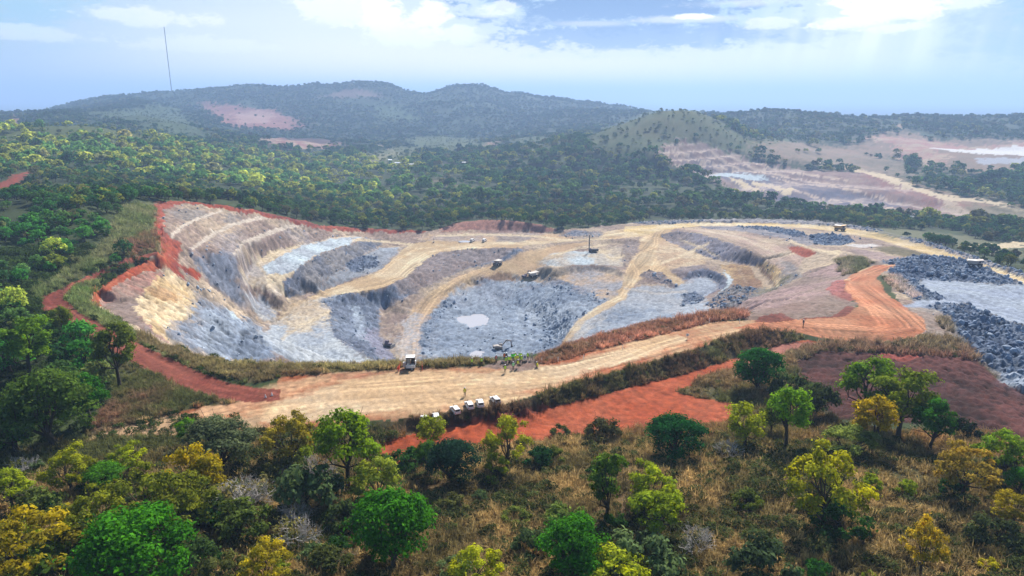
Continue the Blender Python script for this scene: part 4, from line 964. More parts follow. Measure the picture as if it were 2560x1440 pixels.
def lobes(kind, seed):
    """clump centres and radii of a crown about 1 m across at unit scale is built at full size; width W, height of crown"""
    g = np.random.default_rng(seed)
    out = []
    if kind == 'dome':       # dense round crown, 10 m wide
        for i in range(64):
            t = g.random() * 2 * math.pi; u = g.random() ** .6
            z = .15 + .95 * math.sqrt(max(0, 1 - u * u)) if g.random() < .75 else g.random() * .7
            out.append((4.2 * u * math.cos(t), 4.2 * u * math.sin(t), 2.4 + 5.2 * z * .92 + .25 * g.normal(), .95 + .45 * g.random()))
        base = 1.6
    elif kind == 'round':    # rounded crown on a clear trunk, 8 m wide
        for i in range(30):
            t = g.random() * 2 * math.pi; ph = math.acos(1 - 1.7 * g.random()); q = .55 + .45 * g.random()
            out.append((3.1 * q * math.sin(ph) * math.cos(t), 3.1 * q * math.sin(ph) * math.sin(t), 5.6 + 2.9 * q * math.cos(ph), .75 + .45 * g.random()))
        base = 3.0
    elif kind == 'open':     # open, spreading savanna crown with gaps
        for i in range(12):
            t = g.random() * 6.283; out.append(((2.2 + 1.5 * g.random()) * math.cos(t), (2.2 + 1.5 * g.random()) * math.sin(t), 3.0 + 1.6 * g.random(), .6 + .4 * g.random()))
        for i in range(26):
            t = g.random() * 2 * math.pi; u = g.random() ** .5
            z = 4.6 + 2.9 * math.sqrt(max(0, 1 - u * u)) * (.5 + .5 * g.random()) - .8 * u + 1.1 * g.normal() * .6
            out.append((3.9 * u * math.cos(t), 3.9 * u * math.sin(t), z, .55 + .55 * g.random()))
        base = 2.2
    elif kind == 'tall':
        for i in range(26):
            t = g.random() * 2 * math.pi; u = g.random() ** .6; z = g.random()
            w = 2.1 * math.sin(math.pi * (.15 + .8 * z)) + .3
            out.append((w * u * math.cos(t) + .5 * math.sin(z * 5), w * u * math.sin(t), 3.0 + 6.5 * z, .6 + .45 * g.random()))
        base = 2.0
    else:                    # bush
        for i in range(20):
            t = g.random() * 2 * math.pi; u = g.random() ** .6
            out.append((2.9 * u * math.cos(t), 2.9 * u * math.sin(t), .5 + 2.3 * math.sqrt(max(0, 1 - u * u)) * (.6 + .5 * g.random()), .6 + .4 * g.random()))
        base = .3
    a = np.array(out)
    return a[:, :3], a[:, 3], base
WID = {'dome': 10.4, 'round': 7.8, 'open': 9.0, 'tall': 5.6, 'bush': 7.0, 'bare': 6.0}
MID = {'dome': 4.6, 'round': 5.6, 'open': 5.4, 'tall': 6.3, 'bush': 1.7, 'bare': 1.9}
def trunk_geo(kind, cs, base, seed, lean=.0):
    g = np.random.default_rng(seed + 5); V_, F_ = [], []
    fork = np.array((g.normal() * .35, g.normal() * .35, base))
    r0 = {'dome': .42, 'round': .26, 'open': .27, 'tall': .24}.get(kind, .12)
    pth = [(0, 0, -.6), (fork[0] * .2 + .08, fork[1] * .3, base * .45), tuple(fork)]
    def add(p, r, s=5):
        v, f = tube(p, r, s); o = len(V_); V_.extend(v); F_.extend([tuple(i + o for i in q) for q in f])
    add(pth, [r0 * 1.35, r0, r0 * .8], 7)
    k = np.argsort(g.random(len(cs)))[:9 if kind != 'bush' else 6]
    for i in k:
        c_ = cs[i]; m = fork * .45 + c_ * .55 + g.normal(size=3) * .35 - np.array((0, 0, .3)); 
        add([fork - (0, 0, .3), m, c_], [r0 * .5, r0 * .3, r0 * .09])
        for _ in range(2):
            e = c_ + g.normal(size=3) * 1.1; add([m, (m + e) / 2 + g.normal(size=3) * .2, e], [r0 * .2, r0 * .12, .015], 4)
    return V_, F_
def bare_geo(seed):
    """leafless grey shrub: many forked twigs"""
    g = np.random.default_rng(seed); V_, F_ = [], []
    def grow(p, d, L, r, depth):
        mid = p + d * L * .5 + g.normal(size=3) * L * .10; e = p + d * L + g.normal(size=3) * L * .13
        v, f = tube([p, mid, e], [r, r * .8, r * .55], 3); o = len(V_); V_.extend(v); F_.extend([tuple(i + o for i in q) for q in f])
        if depth:
            for _ in range(3):
                nd = d + g.normal(size=3) * .55 + np.array((0, 0, .12)); nd /= np.linalg.norm(nd)
                grow(e if g.random() < .7 else mid, nd, L * .66, r * .6, depth - 1)
    for _ in range(14):
        t = g.random() * 6.283; d = np.array((math.cos(t) * .7, math.sin(t) * .7, .8 + .4 * g.random())); d /= np.linalg.norm(d)
        grow(np.array((math.cos(t) * .3, math.sin(t) * .3, -.2)), d, 1.6, .07, 3)
    return V_, F_
PROTO = {}
def proto(kind, var, n, leaf, hue):
    seed = 100 * var + sum(map(ord, kind))
    cs, rs, base = lobes(kind, seed)
    v, f, c = leaves(cs, rs, n, leaf, seed, hue=hue, shell=.55 if kind == 'dome' else .35)
    cm = mesh_from('crown', v, f, [M_LEAF], leafcol=c)
    tv, tf = trunk_geo(kind, cs, base, seed)
    tm = mesh_from('trunk', tv, tf, [M_BARK])
    PROTO.setdefault(kind, []).append((cm, tm))
for k_ in range(2): proto('dome', k_, 10500, .215, .12)
for k_ in range(4): proto('round', k_, 5200, .215, .3)
for k_ in range(7): proto('open', k_, 5200, .21, .4)
proto('tall', 0, 2800, .26, .25)
for k_ in range(2): proto('bush', k_, 2000, .24, .25)
for k_ in range(2):
    v, f = bare_geo(40 + k_); tm = mesh_from('twigs', v, f, [M_TWIG])
    g = np.random.default_rng(k_); cs = g.normal(size=(8, 3)) * (1.3, 1.3, .6) + (0, 0, 2.2)
    v, f, c = leaves(cs, np.full(8, .6), 160, .2, k_)
    PROTO.setdefault('bare', []).append((mesh_from('sparse_leaves', v, f, [M_LEAF], leafcol=c), tm))
# smaller ones for the woods: crown and trunk in one mesh
def wood_proto(kind, var, n, leaf, mat, trunk=True):
    seed = 1000 + 100 * var + sum(map(ord, kind))
    cs, rs, base = lobes(kind, seed)
    v, f, c = leaves(cs, rs, n, leaf, seed, hue=.25, shell=.5)
    fm = np.zeros(len(f), int)
    if trunk:
        tv, tf = trunk_geo(kind, cs[:6], base, seed)
        f = np.concatenate([f, np.array(tf) + len(v)]); c = np.concatenate([c, np.tile((.2, 0, 0, 1), (len(tv), 1))]); v = np.concatenate([v, np.array(tv)])
        fm = np.concatenate([fm, np.ones(len(tf), int)])
    return mesh_from('wood_tree', v, f, [mat, M_BARK], fm, c)
MIDK = ['dome', 'round', 'open', 'round', 'dome', 'open', 'bush']
WOOD_OBJ = [wood_proto(k_, i, 900, .52, M_LEAF) for i, k_ in enumerate(MIDK)]
WOOD_I = []
for me in WOOD_OBJ:
    m2 = me.copy(); m2.materials[0] = M_LEAFI; WOOD_I.append(m2)
FAR_I = [wood_proto(k_, 20 + i, 150, 1.25, M_LEAFI, False) for i, k_ in enumerate(['dome', 'round', 'open', 'dome'])]
print('prototypes', round(time.time() - T0, 1))

def scatter(name, meshes, pts_, rot, scl, idx_, tint):
    """one object of uncountable growth: copies of a few meshes on points"""
    co = bpy.data.collections.new(name + '_kinds')
    for i, me in enumerate(meshes):
        ob = bpy.data.objects.new('%s_kind_%02d' % (name, i), me); co.objects.link(ob)
    me = bpy.data.meshes.new(name); n = len(pts_)
    me.vertices.add(n); me.vertices.foreach_set('co', np.asarray(pts_, float).ravel())
    for an, ty, dom in (('rot', 'FLOAT_VECTOR', rot), ('scl', 'FLOAT_VECTOR', scl)):
        me.attributes.new(an, ty, 'POINT').data.foreach_set('vector', np.asarray(dom, float).ravel())
    me.attributes.new('idx', 'INT', 'POINT').data.foreach_set('value', np.asarray(idx_, np.int32))
    me.attributes.new('tint', 'FLOAT_COLOR', 'POINT').data.foreach_set('color', np.concatenate([tint, np.ones((n, 1))], 1).ravel())
    ob = bpy.data.objects.new(name, me); COL.objects.link(ob); ob['kind'] = 'stuff'
    ng = bpy.data.node_groups.new(name, 'GeometryNodeTree')
    ng.interface.new_socket('Geometry', in_out='INPUT', socket_type='NodeSocketGeometry')
    ng.interface.new_socket('Geometry', in_out='OUTPUT', socket_type='NodeSocketGeometry')
    N = ng.nodes; gi = N.new('NodeGroupInput'); go = N.new('NodeGroupOutput')
    ip = N.new('GeometryNodeInstanceOnPoints'); ci = N.new('GeometryNodeCollectionInfo')
    ci.inputs[0].default_value = co; ci.inputs['Separate Children'].default_value = True; ci.inputs['Reset Children'].default_value = True
    def na(nm, ty):
        a = N.new('GeometryNodeInputNamedAttribute'); a.data_type = ty; a.inputs['Name'].default_value = nm; return a.outputs['Attribute']
    L_ = ng.links.new
    L_(gi.outputs[0], ip.inputs['Points']); L_(ci.outputs[0], ip.inputs['Instance']); ip.inputs['Pick Instance'].default_value = True
    L_(na('idx', 'INT'), ip.inputs['Instance Index'])
    e2r = N.new('FunctionNodeEulerToRotation'); L_(na('rot', 'FLOAT_VECTOR'), e2r.inputs[0]); L_(e2r.outputs[0], ip.inputs['Rotation'])
    L_(na('scl', 'FLOAT_VECTOR'), ip.inputs['Scale'])
    L_(ip.outputs[0], go.inputs[0])
    md = ob.modifiers.new('growth', 'NODES'); md.node_group = ng
    return ob

# ------------------------------------------------------------------ trees one can pick out, near the camera
LIME = (.15, .24, .015); GREEN = (.045, .17, .012); DEEP = (.014, .062, .014); TEAL = (.018, .05, .028); YEL = (.30, .26, .02); OLV = (.105, .115, .025)
GOLD = (.36, .22, .012); RUST = (.33, .20, .04); SAGE = (.10, .125, .06); DUSK = (.06, .075, .03); BRWN = (.12, .075, .035); YGR = (.20, .22, .018)
GREYT = (.2, .18, .07)
NEAR = [  # crown centre column, row, crown width in photo pixels, kind, colour, height factor, label
 (980,1325,222,'dome',GREEN,1.12,'big bright green dense tree in the middle of the grass foreground'),
 (1435,1375,192,'dome',GREEN,1.0,'bright green domed tree at the lower edge beside grey olive bushes'),
 (335,1370,245,'dome',(.05,.19,.012),.85,'widest bright green domed tree in the lower left corner area'),
 (1900,925,138,'dome',(.022,.11,.018),.9,'dark green bushy tree above the far end of the red strip'),
 (1690,1092,165,'dome',(.016,.085,.022),.75,'dark emerald spreading tree at the edge of the red earth strip'),
 (2556,1205,70,'dome',GREEN,1.0,'bright green tree cut off by the right edge of the view'),
 (255,1190,95,'dome',(.07,.2,.015),.7,'small fresh green tree between yellow olive trees on the left'),
 (545,1112,182,'dome',SAGE,.85,'large grey green domed tree below the sandy road'),
 (465,1075,60,'round',(.1,.19,.015),1.1,'slim green tree peeping up behind the grey green domed tree'),
 (722,1075,140,'open',(.27,.19,.03),1.15,'sparse tree with visible dark forked trunk and few golden leaves'),
 (862,1105,178,'round',(.15,.2,.016),1.05,'full yellow green tree below the parked white cars'),
 (1076,1068,84,'round',(.25,.24,.02),1.0,'small yellow tree in front of the narrow end of the red strip'),
 (1070,1135,80,'round',(.06,.12,.02),1.0,'mid green slim tree joined to a dark one by the red strip'),
 (1130,1155,150,'dome',TEAL,.9,'darkest blue green rounded tree in front of the red strip'),
 (1268,1088,128,'open',(.30,.26,.025),1.2,'feathery yellow tree standing out against the red strip'),
 (1245,1155,70,'open',(.2,.2,.02),1.0,'small yellow green sapling at the foot of the feathery yellow tree'),
 (1352,1145,95,'bush',(.015,.05,.016),1.0,'dark green bush right of the feathery yellow tree'),
 (942,1190,142,'open',(.22,.22,.035),1.0,'pale yellow green tree above the big bright green one'),
 (770,1225,190,'bush',SAGE,1.3,'wide grey olive bush with twiggy top'),
 (168,1160,112,'open',(.22,.2,.018),1.0,'yellow olive tree on a leaning dark trunk at far left'),
 (314,1138,84,'open',(.28,.28,.02),.95,'bright yellow flat topped tree by the sandy clearing'),
 (478,1165,150,'open',(.33,.22,.015),1.15,'orange gold tree left of the grey green domed tree'),
 (345,1235,170,'open',(.15,.145,.02),.95,'olive tree in the middle of the left thicket'),
 (232,1275,140,'open',(.19,.18,.022),1.1,'yellow olive tree with twisted dark stems in the left thicket'),
 (430,1245,190,'open',(.13,.125,.02),1.0,'broad dull olive tree under the orange gold tree'),
 (55,1345,205,'open',(.27,.19,.02),.85,'orange flecked low tree at the lower left edge'),
 (18,1215,95,'round',(.22,.23,.02),.9,'yellow green round tree touching the left edge'),
 (130,1415,200,'bush',(.07,.1,.018),.9,'olive green bush in the lower left corner'),
 (600,1300,165,'bush',(.085,.1,.025),1.0,'olive bush below grey leafless twigs'),
 (592,1240,140,'bare',(.2,.18,.06),1.0,'grey leafless shrub above an olive bush'),
 (800,1195,120,'bare',GREYT,1.1,'grey twiggy shrub on top of the wide grey olive bush'),
 (645,1225,110,'bare',GREYT,1.0,'grey leafless shrub right of another above an olive bush'),
 (735,1270,90,'bare',GREYT,1.2,'tall grey leafless shrub above the pale grey one'),
 (700,1175,110,'bush',(.09,.08,.03),1.0,'brownish bush at the foot of the sparse golden tree'),
 (520,1275,120,'bush',(.05,.07,.025),1.1,'dark olive bush below the orange gold tree'),
 (290,1320,120,'open',(.16,.16,.03),.9,'low olive tree above the widest bright green dome'),
 (90,1265,130,'bush',(.1,.11,.03),1.0,'olive bush in straw grass at far left'),
 (860,1290,110,'bush',(.06,.075,.03),1.2,'dark green bush left of the big bright green tree'),
 (1130,1260,90,'bush',(.1,.09,.035),.9,'brown olive low bush right of the big bright green tree'),
 (1290,1290,80,'bush',(.13,.14,.035),.9,'light olive low bush in the open straw grass'),
 (1330,1360,110,'bush',(.07,.09,.04),1.2,'grey green bush left of the bright green domed tree'),
 (1010,1150,110,'bush',(.03,.07,.02),1.0,'dark green bush left of the darkest rounded tree'),
 (480,1390,120,'bush',(.06,.09,.03),1.3,'dark green bush right of the widest bright green dome'),
 (560,1420,120,'bush',(.09,.085,.03),1.0,'brown olive bush at the bottom left of centre'),
 (820,1400,120,'bush',(.08,.08,.03),1.0,'dull olive bush at the bottom beside the big green tree'),
 (738,1325,125,'bare',(.22,.2,.06),1.2,'pale grey leafless shrub left of the big green tree'),
 (662,1395,125,'open',(.32,.23,.025),1.1,'orange yellow tree at the bottom beside the grey leafless shrub'),
 (1188,1405,135,'open',(.31,.28,.022),1.05,'yellow tree alone at the bottom edge in dry grass'),
 (1522,1188,98,'tall',(.085,.15,.018),1.05,'tall narrow green tree with leaning trunk'),
 (1632,1200,140,'open',(.24,.25,.02),.95,'yellow green tree top right of the tall narrow one'),
 (1642,1275,150,'round',(.2,.22,.018),.75,'lower yellow green rounded tree right of the tall narrow one'),
 (1600,1385,190,'bush',SAGE,1.2,'grey olive bush beside the bright green domed tree'),
 (1545,1425,200,'open',(.27,.26,.02),.6,'yellow bushy tree cut off by the bottom edge'),
 (1415,1295,120,'bush',(.13,.15,.04),1.1,'pale olive shrub behind the bright green domed tree'),
 (1742,1350,100,'bare',(.2,.17,.08),1.1,'grey leafless shrub in tall dry grass right of centre'),
 (1868,1050,108,'round',(.29,.27,.02),1.0,'yellow tree on a thin trunk at the end of the red strip'),
 (1976,1028,125,'round',LIME,1.1,'lime green tree with dark forked trunk'),
 (1932,1038,72,'round',OLV,1.0,'small olive tree squeezed behind the lime green one'),
 (2172,960,140,'round',(.13,.19,.016),1.0,'tall light green tree before the dark ploughed ground'),
 (2262,990,150,'round',(.15,.165,.02),1.0,'olive lime tree in front of the dark ploughed ground'),
 (2186,1045,116,'round',GOLD,1.05,'orange topped golden tree with dark trunk'),
 (2337,1050,102,'round',(.03,.1,.014),1.05,'dark green round tree right of the golden one'),
 (2412,1075,70,'bush',(.02,.03,.018),1.4,'blackish bush right of the dark green round tree'),
 (2122,1092,140,'open',(.17,.18,.05),.6,'low pale olive tree with bare lower branches'),
 (2072,1195,195,'open',(.30,.25,.018),1.1,'largest golden yellow tree in the right hand grass'),
 (2420,1160,132,'open',RUST,1.05,'rust orange tree with dark bare branches'),
 (2512,1120,120,'open',(.14,.19,.02),1.0,'green and yellow tree near the right edge'),
 (2316,1345,98,'open',(.38,.24,.03),1.5,'slender orange tree low on the right'),
 (2042,1005,125,'bush',(.05,.06,.025),1.4,'dark olive bush behind the lime green tree'),
 (1985,970,120,'bush',DUSK,1.3,'dusky bush below the dark green bushy tree'),
 (1822,1125,85,'bare',(.2,.18,.08),.9,'low grey leafless shrub under the yellow tree'),
 (2105,1300,140,'bush',(.03,.07,.018),1.0,'dark green bush at the foot of the largest golden tree'),
 (1900,1405,180,'bush',(.05,.065,.035),1.2,'dark grey olive bush at the bottom right of centre'),
 (1400,1078,54,'bush',DUSK,1.2,'small dark bush at the near edge of the red strip'),
 (1512,1075,110,'bush',(.08,.065,.03),1.0,'brown green bush in tall grass at the red strip'),
 (2472,1412,45,'bush',(.4,.3,.015),1.2,'small bright yellow bush low on the right'),
 (2040,1430,90,'bush',(.03,.09,.02),1.0,'small green bush on the bottom edge'),
 (2490,1330,120,'bush',(.05,.055,.025),1.2,'dark thorn bush at the right edge of the grass'),
 (2545,1260,110,'open',(.26,.18,.02),.8,'small orange and green tree near the right edge'),
 (118,1020,195,'dome',(.075,.13,.022),1.0,'large dark tree with yellowish top at the left wood edge'),
 (30,1065,130,'dome',(.05,.14,.016),.9,'deep green tree at the left edge below the wood'),
 (215,985,100,'round',(.03,.1,.016),1.0,'green tree at the edge of the brown scrub on the left'),
 (285,870,110,'round',(.11,.12,.025),1.2,'olive tree with pale stem beside the red access track'),
 (60,850,120,'round',(.11,.17,.018),1.0,'light green tree left of the red access track'),
 (150,800,60,'round',(.12,.13,.02),1.2,'small yellow green tree at the corner of the red track'),
]
GZP = GZ
def place_tree(cx, cy, wpx, kind, col, hf, label, i):
    s = 1.0
    for _ in range(3):
        x, y, z = ground_at(cx, cy, GZP + MID[kind] * s * hf)
        zg = float(height(x, y)); d = math.dist((x, y, zg + MID[kind] * s * hf), (0, 0, CAM_Z))
        s = wpx / FOC * d / WID[kind]
    cm, tm = PROTO[kind][i % len(PROTO[kind])]
    nm = {'dome': 'broadleaf_tree', 'round': 'round_tree', 'open': 'savanna_tree', 'tall': 'tall_tree', 'bush': 'bush', 'bare': 'leafless_shrub'}[kind]
    root = bpy.data.objects.new(nm, None); COL.objects.link(root)
    root.location = (x, y, zg); root.scale = (s, s, s * hf); root.rotation_euler = (0, 0, (i * 2.399) % 6.283)
    root['label'] = label; root['category'] = 'bush' if kind == 'bush' else 'shrub' if kind == 'bare' else 'tree'
    root['group'] = 'trees and bushes of the near hillside'; col = [min(.6, q * f_) for q, f_ in zip(col, (1.18, 1.42, 1.1) if kind in ('open', 'round', 'bush') and col[1] > .6 * col[0] else (1.25, 1.25, 1.2))]
    c = bpy.data.objects.new('crown', cm); COL.objects.link(c); c.parent = root; c.color = (*col, 1)
    t = bpy.data.objects.new('trunk' if kind != 'bare' else 'twigs', tm); COL.objects.link(t); t.parent = root
    return x, y, s * WID[kind] / 2
TAKEN = [place_tree(*a, i) for i, a in enumerate(NEAR)]
gb = np.random.default_rng(3); USED = set()
for i in range(96):
    px_ = gb.random() * (1050 if i % 3 else 2560); py_ = 1130 + 320 * gb.random() ** .8
    col = [DUSK, OLV, SAGE, (.03, .07, .018), BRWN, YGR][int(gb.integers(0, 6))]; kd = 'bush' if gb.random() < .8 else 'bare'
    lb = '%s among the dry grass of the near slope' % ({0: 'small dusky bush', 1: 'small olive bush', 2: 'small grey green bush', 3: 'small dark green bush', 4: 'small brown bush', 5: 'small yellow green bush'}[[DUSK, OLV, SAGE, (.03, .07, .018), BRWN, YGR].index(col)] if kd == 'bush' else 'small grey leafless shrub')
    w_ = 34 + 62 * gb.random() ** 2
    near_ = sorted(NEAR, key=lambda a: math.hypot(a[0] - px_, a[1] - py_))
    for a_ in near_[:6]:
        short = a_[6]
        for w in (' in ', ' at ', ' beside ', ' with ', ' above ', ' below ', ' between ', ' peeping ', ' on ', ' left of ', ' right of ', ' touching ', ' cut off ', ' under ', ' standing ', ' joined ', ' by ', ' alone ', ' squeezed ', ' before ', ' behind ', ' near ', ' low ', ' of '): short = short.split(w)[0]
        side = ('left of' if px_ < a_[0] else 'right of') if abs(px_ - a_[0]) > abs(py_ - a_[1]) else ('just beyond' if py_ < a_[1] else 'in front of')
        lb = '%s %s the %s' % (lb.split(' among ')[0], side, short)
        if lb not in USED: break
        lb = lb.split(' %s the ' % side)[0]
    USED.add(lb)
    TAKEN.append(place_tree(px_, py_, w_, kd, col, .8 + .6 * gb.random(), lb, i))
print('near trees', round(time.time() - T0, 1))

# ------------------------------------------------------------------ the woods
def wood_points(r0, r1, cell, keep):
    n = int(1.62 * 0.5 * (r1 ** 2 - r0 ** 2) / cell ** 2)
    r = np.sqrt(rng.random(n) * (r1 ** 2 - r0 ** 2) + r0 ** 2); a = (rng.random(n) - .5) * 1.60
    x, y = r * np.sin(a), r * np.cos(a)
    # thin out points that crowd each other
    key = np.floor(x / cell * 1.15).astype(int) * 100003 + np.floor(y / cell * 1.15).astype(int)
    _, u = np.unique(key, return_index=True); x, y = x[u], y[u]
    ct = cat_at(x, y)
    k = ((ct == GROUND) | (ct == HILL)) | ((ct == OPEN) & (rng.random(len(x)) < .6)) | ((ct == BARE) & (rng.random(len(x)) < .015))
    k &= keep(x, y)
    rr_ = np.hypot(x, y); ok = np.ones(len(x), bool)
    if r0 < 500:                       # keep the tracks and the rim of the pit open to view from the hill
        k &= (np.arctan2(x, y) < -.40) | (rr_ > 390)
        for q in (4, 9, 14):
            c2 = cat_at(x * (1 + q / rr_), y * (1 + q / rr_)); ok &= ~((c2 == TRACK) | (c2 == ROAD) | (c2 == PIT) | (c2 == RUBBLE))
        k &= ok | (rng.random(len(x)) < .06)
    return x[k], y[k]
def wood_tint(x, y):
    r = np.hypot(x, y); n = len(x); a = np.arctan2(x, y)
    lo = fbm(x / 90, y / 90, 3, 7); me_ = fbm(x / 22, y / 22, 3, 19); u = rng.random(n)
    dark = np.array((.018, .052, .016)); mid = np.array((.05, .095, .022)); yel = np.array((.17, .17, .025)); brn = np.array((.10, .075, .035)); viv = np.array((.03, .13, .015))
    lush = np.clip((a < -.28) * np.clip((520 - r) / 200, 0, 1), 0, 1)       # lush green wood left of the pit
    sun_ = np.clip((r - 620) / 150, 0, 1) * np.clip((1500 - r) / 300, 0, 1) * np.clip((.0 - a) / .25, 0, 1)  # sunlit stretch of forest on the left, painted as brighter, yellower tree tints
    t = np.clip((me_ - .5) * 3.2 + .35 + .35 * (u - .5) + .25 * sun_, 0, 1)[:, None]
    c = dark * (1 - t) + mid * t
    c = c * (1 - lush[:, None] * .6 * (u < .55)[:, None]) + viv * (lush[:, None] * .6 * (u < .55)[:, None])
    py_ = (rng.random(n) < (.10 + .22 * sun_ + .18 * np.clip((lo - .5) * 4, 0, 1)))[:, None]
    c = np.where(py_, c * .35 + yel * .65, c)
    pb = (rng.random(n) < .07 + .15 * np.clip((.42 - lo) * 5, 0, 1))[:, None]
    c = np.where(pb, c * .4 + brn * .6, c)
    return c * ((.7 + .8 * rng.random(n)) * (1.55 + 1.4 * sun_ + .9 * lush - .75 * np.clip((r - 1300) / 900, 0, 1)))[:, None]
def clear_of_taken(x, y):
    k = np.ones(len(x), bool)
    for tx_, ty_, tr_ in TAKEN: k &= (x - tx_) ** 2 + (y - ty_) ** 2 > (tr_ * .8) ** 2
    return k
gap = lambda x, y: fbm(x / 26, y / 26, 3, 33) > .36
x, y = wood_points(118, 760, 5.4, lambda x, y: gap(x, y) & clear_of_taken(x, y) & ((np.hypot(x, y) > 150) | (x < -25)))
z = height(x, y); r = np.hypot(x, y)
n = len(x)
sz = .50 + .42 * rng.random(n) ** 1.5 + .12 * (fbm(x / 40, y / 40, 2, 5) - .5)
kind_i = rng.integers(0, len(WOOD_I), n)
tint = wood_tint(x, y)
rot = np.stack([np.zeros(n), np.zeros(n), rng.random(n) * 6.283], 1)
# is the tree in the picture, and not behind the shoulder of the ground?
def seen(x, y, z):
    X_, Y_, Z_ = x, y * CP - (z - CAM_Z) * SP, y * SP + (z - CAM_Z) * CP
    px = 1280 + FOC * X_ / Y_; py = 720 - FOC * Z_ / Y_
    ok = (px > -20) & (px < 2580) & (py > 0) & (py < 1460)
    el_ = (GZ - CAM_Z) / RR; mx = np.maximum.accumulate(el_, axis=0)
    fi = np.clip(np.interp(np.log(np.hypot(x, y)), LOGR, np.arange(NR)).astype(int) - 3, 0, NR - 1)
    fj = np.clip(np.rint((np.arctan2(x, y) - AZ[0]) / (AZ[1] - AZ[0])), 0, NA - 1).astype(int)
    return ok & ((z - CAM_Z) / np.hypot(x, y) > mx[fi, fj])
vis = seen(x, y, z + 5 * sz)
app = np.where(vis, sz / r, 0)
solo = np.zeros(n, bool); solo[np.argsort(-app)[:228]] = True
LANDMARKS = [(*ground_at(px, py)[:2], nm) for px, py, nm in ((130,750,'by the sharp corner of the red track'), (60,640,'in the wood at the left edge, level with the red track'), (250,640,'along the upper red track left of the pit'), (200,850,'in the wood below the lower red track'), (40,960,'in the wood at the left edge near the brown scrub'),
    (330,560,'beside the left rim of the pit'), (120,540,'in the wood left of the pit rim'), (30,480,'by the red cutting at the left edge'), (500,480,'behind the red crest of the left pit wall'), (900,545,'behind the far left rim of the pit'), (1450,545,'behind the far rim of the pit'), (1900,535,'behind the far haul road'), (2250,545,'right of the far haul road'), (2520,640,'at the right edge below the stone bank'))]
NK = {'dome': 'broadleaf_tree', 'round': 'round_tree', 'open': 'savanna_tree', 'bush': 'bush'}
for i in np.nonzero(solo)[0]:
    kd = MIDK[kind_i[i]]
    o = bpy.data.objects.new(NK[kd], WOOD_OBJ[kind_i[i]]); COL.objects.link(o)
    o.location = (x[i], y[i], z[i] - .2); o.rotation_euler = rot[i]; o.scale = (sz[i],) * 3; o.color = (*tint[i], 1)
    side = min(LANDMARKS, key=lambda l: math.hypot(l[0] - x[i], l[1] - y[i]))[2]
    sh = 'yellowish' if tint[i][0] > .09 else 'vivid green' if tint[i][1] > .095 else 'dark green' if tint[i][1] < .055 else 'mid green'
    word = {'dome': 'dense domed tree', 'round': 'round crowned tree', 'open': 'open crowned tree', 'bush': 'low bush'}[kd]
    o['label'] = ('%s %s %s' % (sh, word, side)).replace(', level with', ' by')
    o['category'] = 'bush' if kd == 'bush' else 'tree'; o['group'] = '%s wood trees (%s) %s' % (sh, word, side)
ns = ~solo
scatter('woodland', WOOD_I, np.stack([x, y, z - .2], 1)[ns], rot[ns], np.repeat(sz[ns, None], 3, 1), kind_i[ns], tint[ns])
# distant woods
X_, Y_, S_ = [], [], []
for r0_, r1_, cell_, k_ in ((760, 1500, 9.2, 1.0), (1500, 2300, 8.4, .7), (2300, 3700, 9.2, .75)):
    x, y = wood_points(r0_, r1_, cell_, lambda x, y: (fbm(x / 34, y / 34, 3, 33) > .33) & ((fbm(x / 150, y / 150, 3, 61) > .36) | (rng.random(len(x)) < .45)))
    X_.append(x); Y_.append(y); S_.append(k_ * (.5 + .45 * rng.random(len(x)) + .7 * rng.random(len(x)) ** 4))
x = np.concatenate(X_); y = np.concatenate(Y_); sz = np.concatenate(S_)
z = height(x, y); n = len(x)
op_ = cat_at(x, y) == OPEN
sz = np.where(op_, sz * .5, sz * 1.15)
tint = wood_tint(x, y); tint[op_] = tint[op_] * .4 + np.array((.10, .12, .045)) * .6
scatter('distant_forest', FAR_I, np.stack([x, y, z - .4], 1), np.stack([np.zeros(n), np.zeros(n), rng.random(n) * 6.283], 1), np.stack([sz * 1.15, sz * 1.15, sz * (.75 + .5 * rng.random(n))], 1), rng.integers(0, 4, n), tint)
print('woods', n, round(time.time() - T0, 1))

# ------------------------------------------------------------------ dry grass
def tuft(seed, n, h, w, spread):
    g = np.random.default_rng(seed); V_, F_, C_ = [], [], []
    for i in range(n):
        t = g.random() * 6.283; b0 = np.array((g.normal() * .28, g.normal() * .28, -.08)); d = np.array((math.cos(t), math.sin(t), 0))
        H_ = h * (.55 + .7 * g.random()); s = spread * (.3 + g.random())
        sd = np.array((-d[1], d[0], 0)) * w * (.6 + .6 * g.random())
        p1 = b0 + d * s * .3 * H_ + (0, 0, H_ * .6); p2 = b0 + d * s * 1.0 * H_ + (0, 0, H_ * (.95 - .25 * s))
        o = len(V_); V_ += [b0 - sd, b0 + sd, p1 + sd, p1 - sd, p2 + sd * .35, p2 - sd * .35]
        F_ += [(o, o + 1, o + 2, o + 3), (o + 3, o + 2, o + 4, o + 5)]
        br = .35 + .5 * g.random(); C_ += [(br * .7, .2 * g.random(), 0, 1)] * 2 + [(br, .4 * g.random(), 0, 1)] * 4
    return mesh_from('grass_tuft', V_, F_, [M_GRASSI], leafcol=C_)
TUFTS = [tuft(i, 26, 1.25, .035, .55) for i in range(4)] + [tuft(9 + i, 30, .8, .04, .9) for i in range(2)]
cs, rs, base = lobes('bush', 3); sm = leaves(cs * .2, rs * .3, 160, .11, 3)
TUFTS.append(mesh_from('weed', sm[0], sm[1], [M_GRASSI], leafcol=sm[2]))
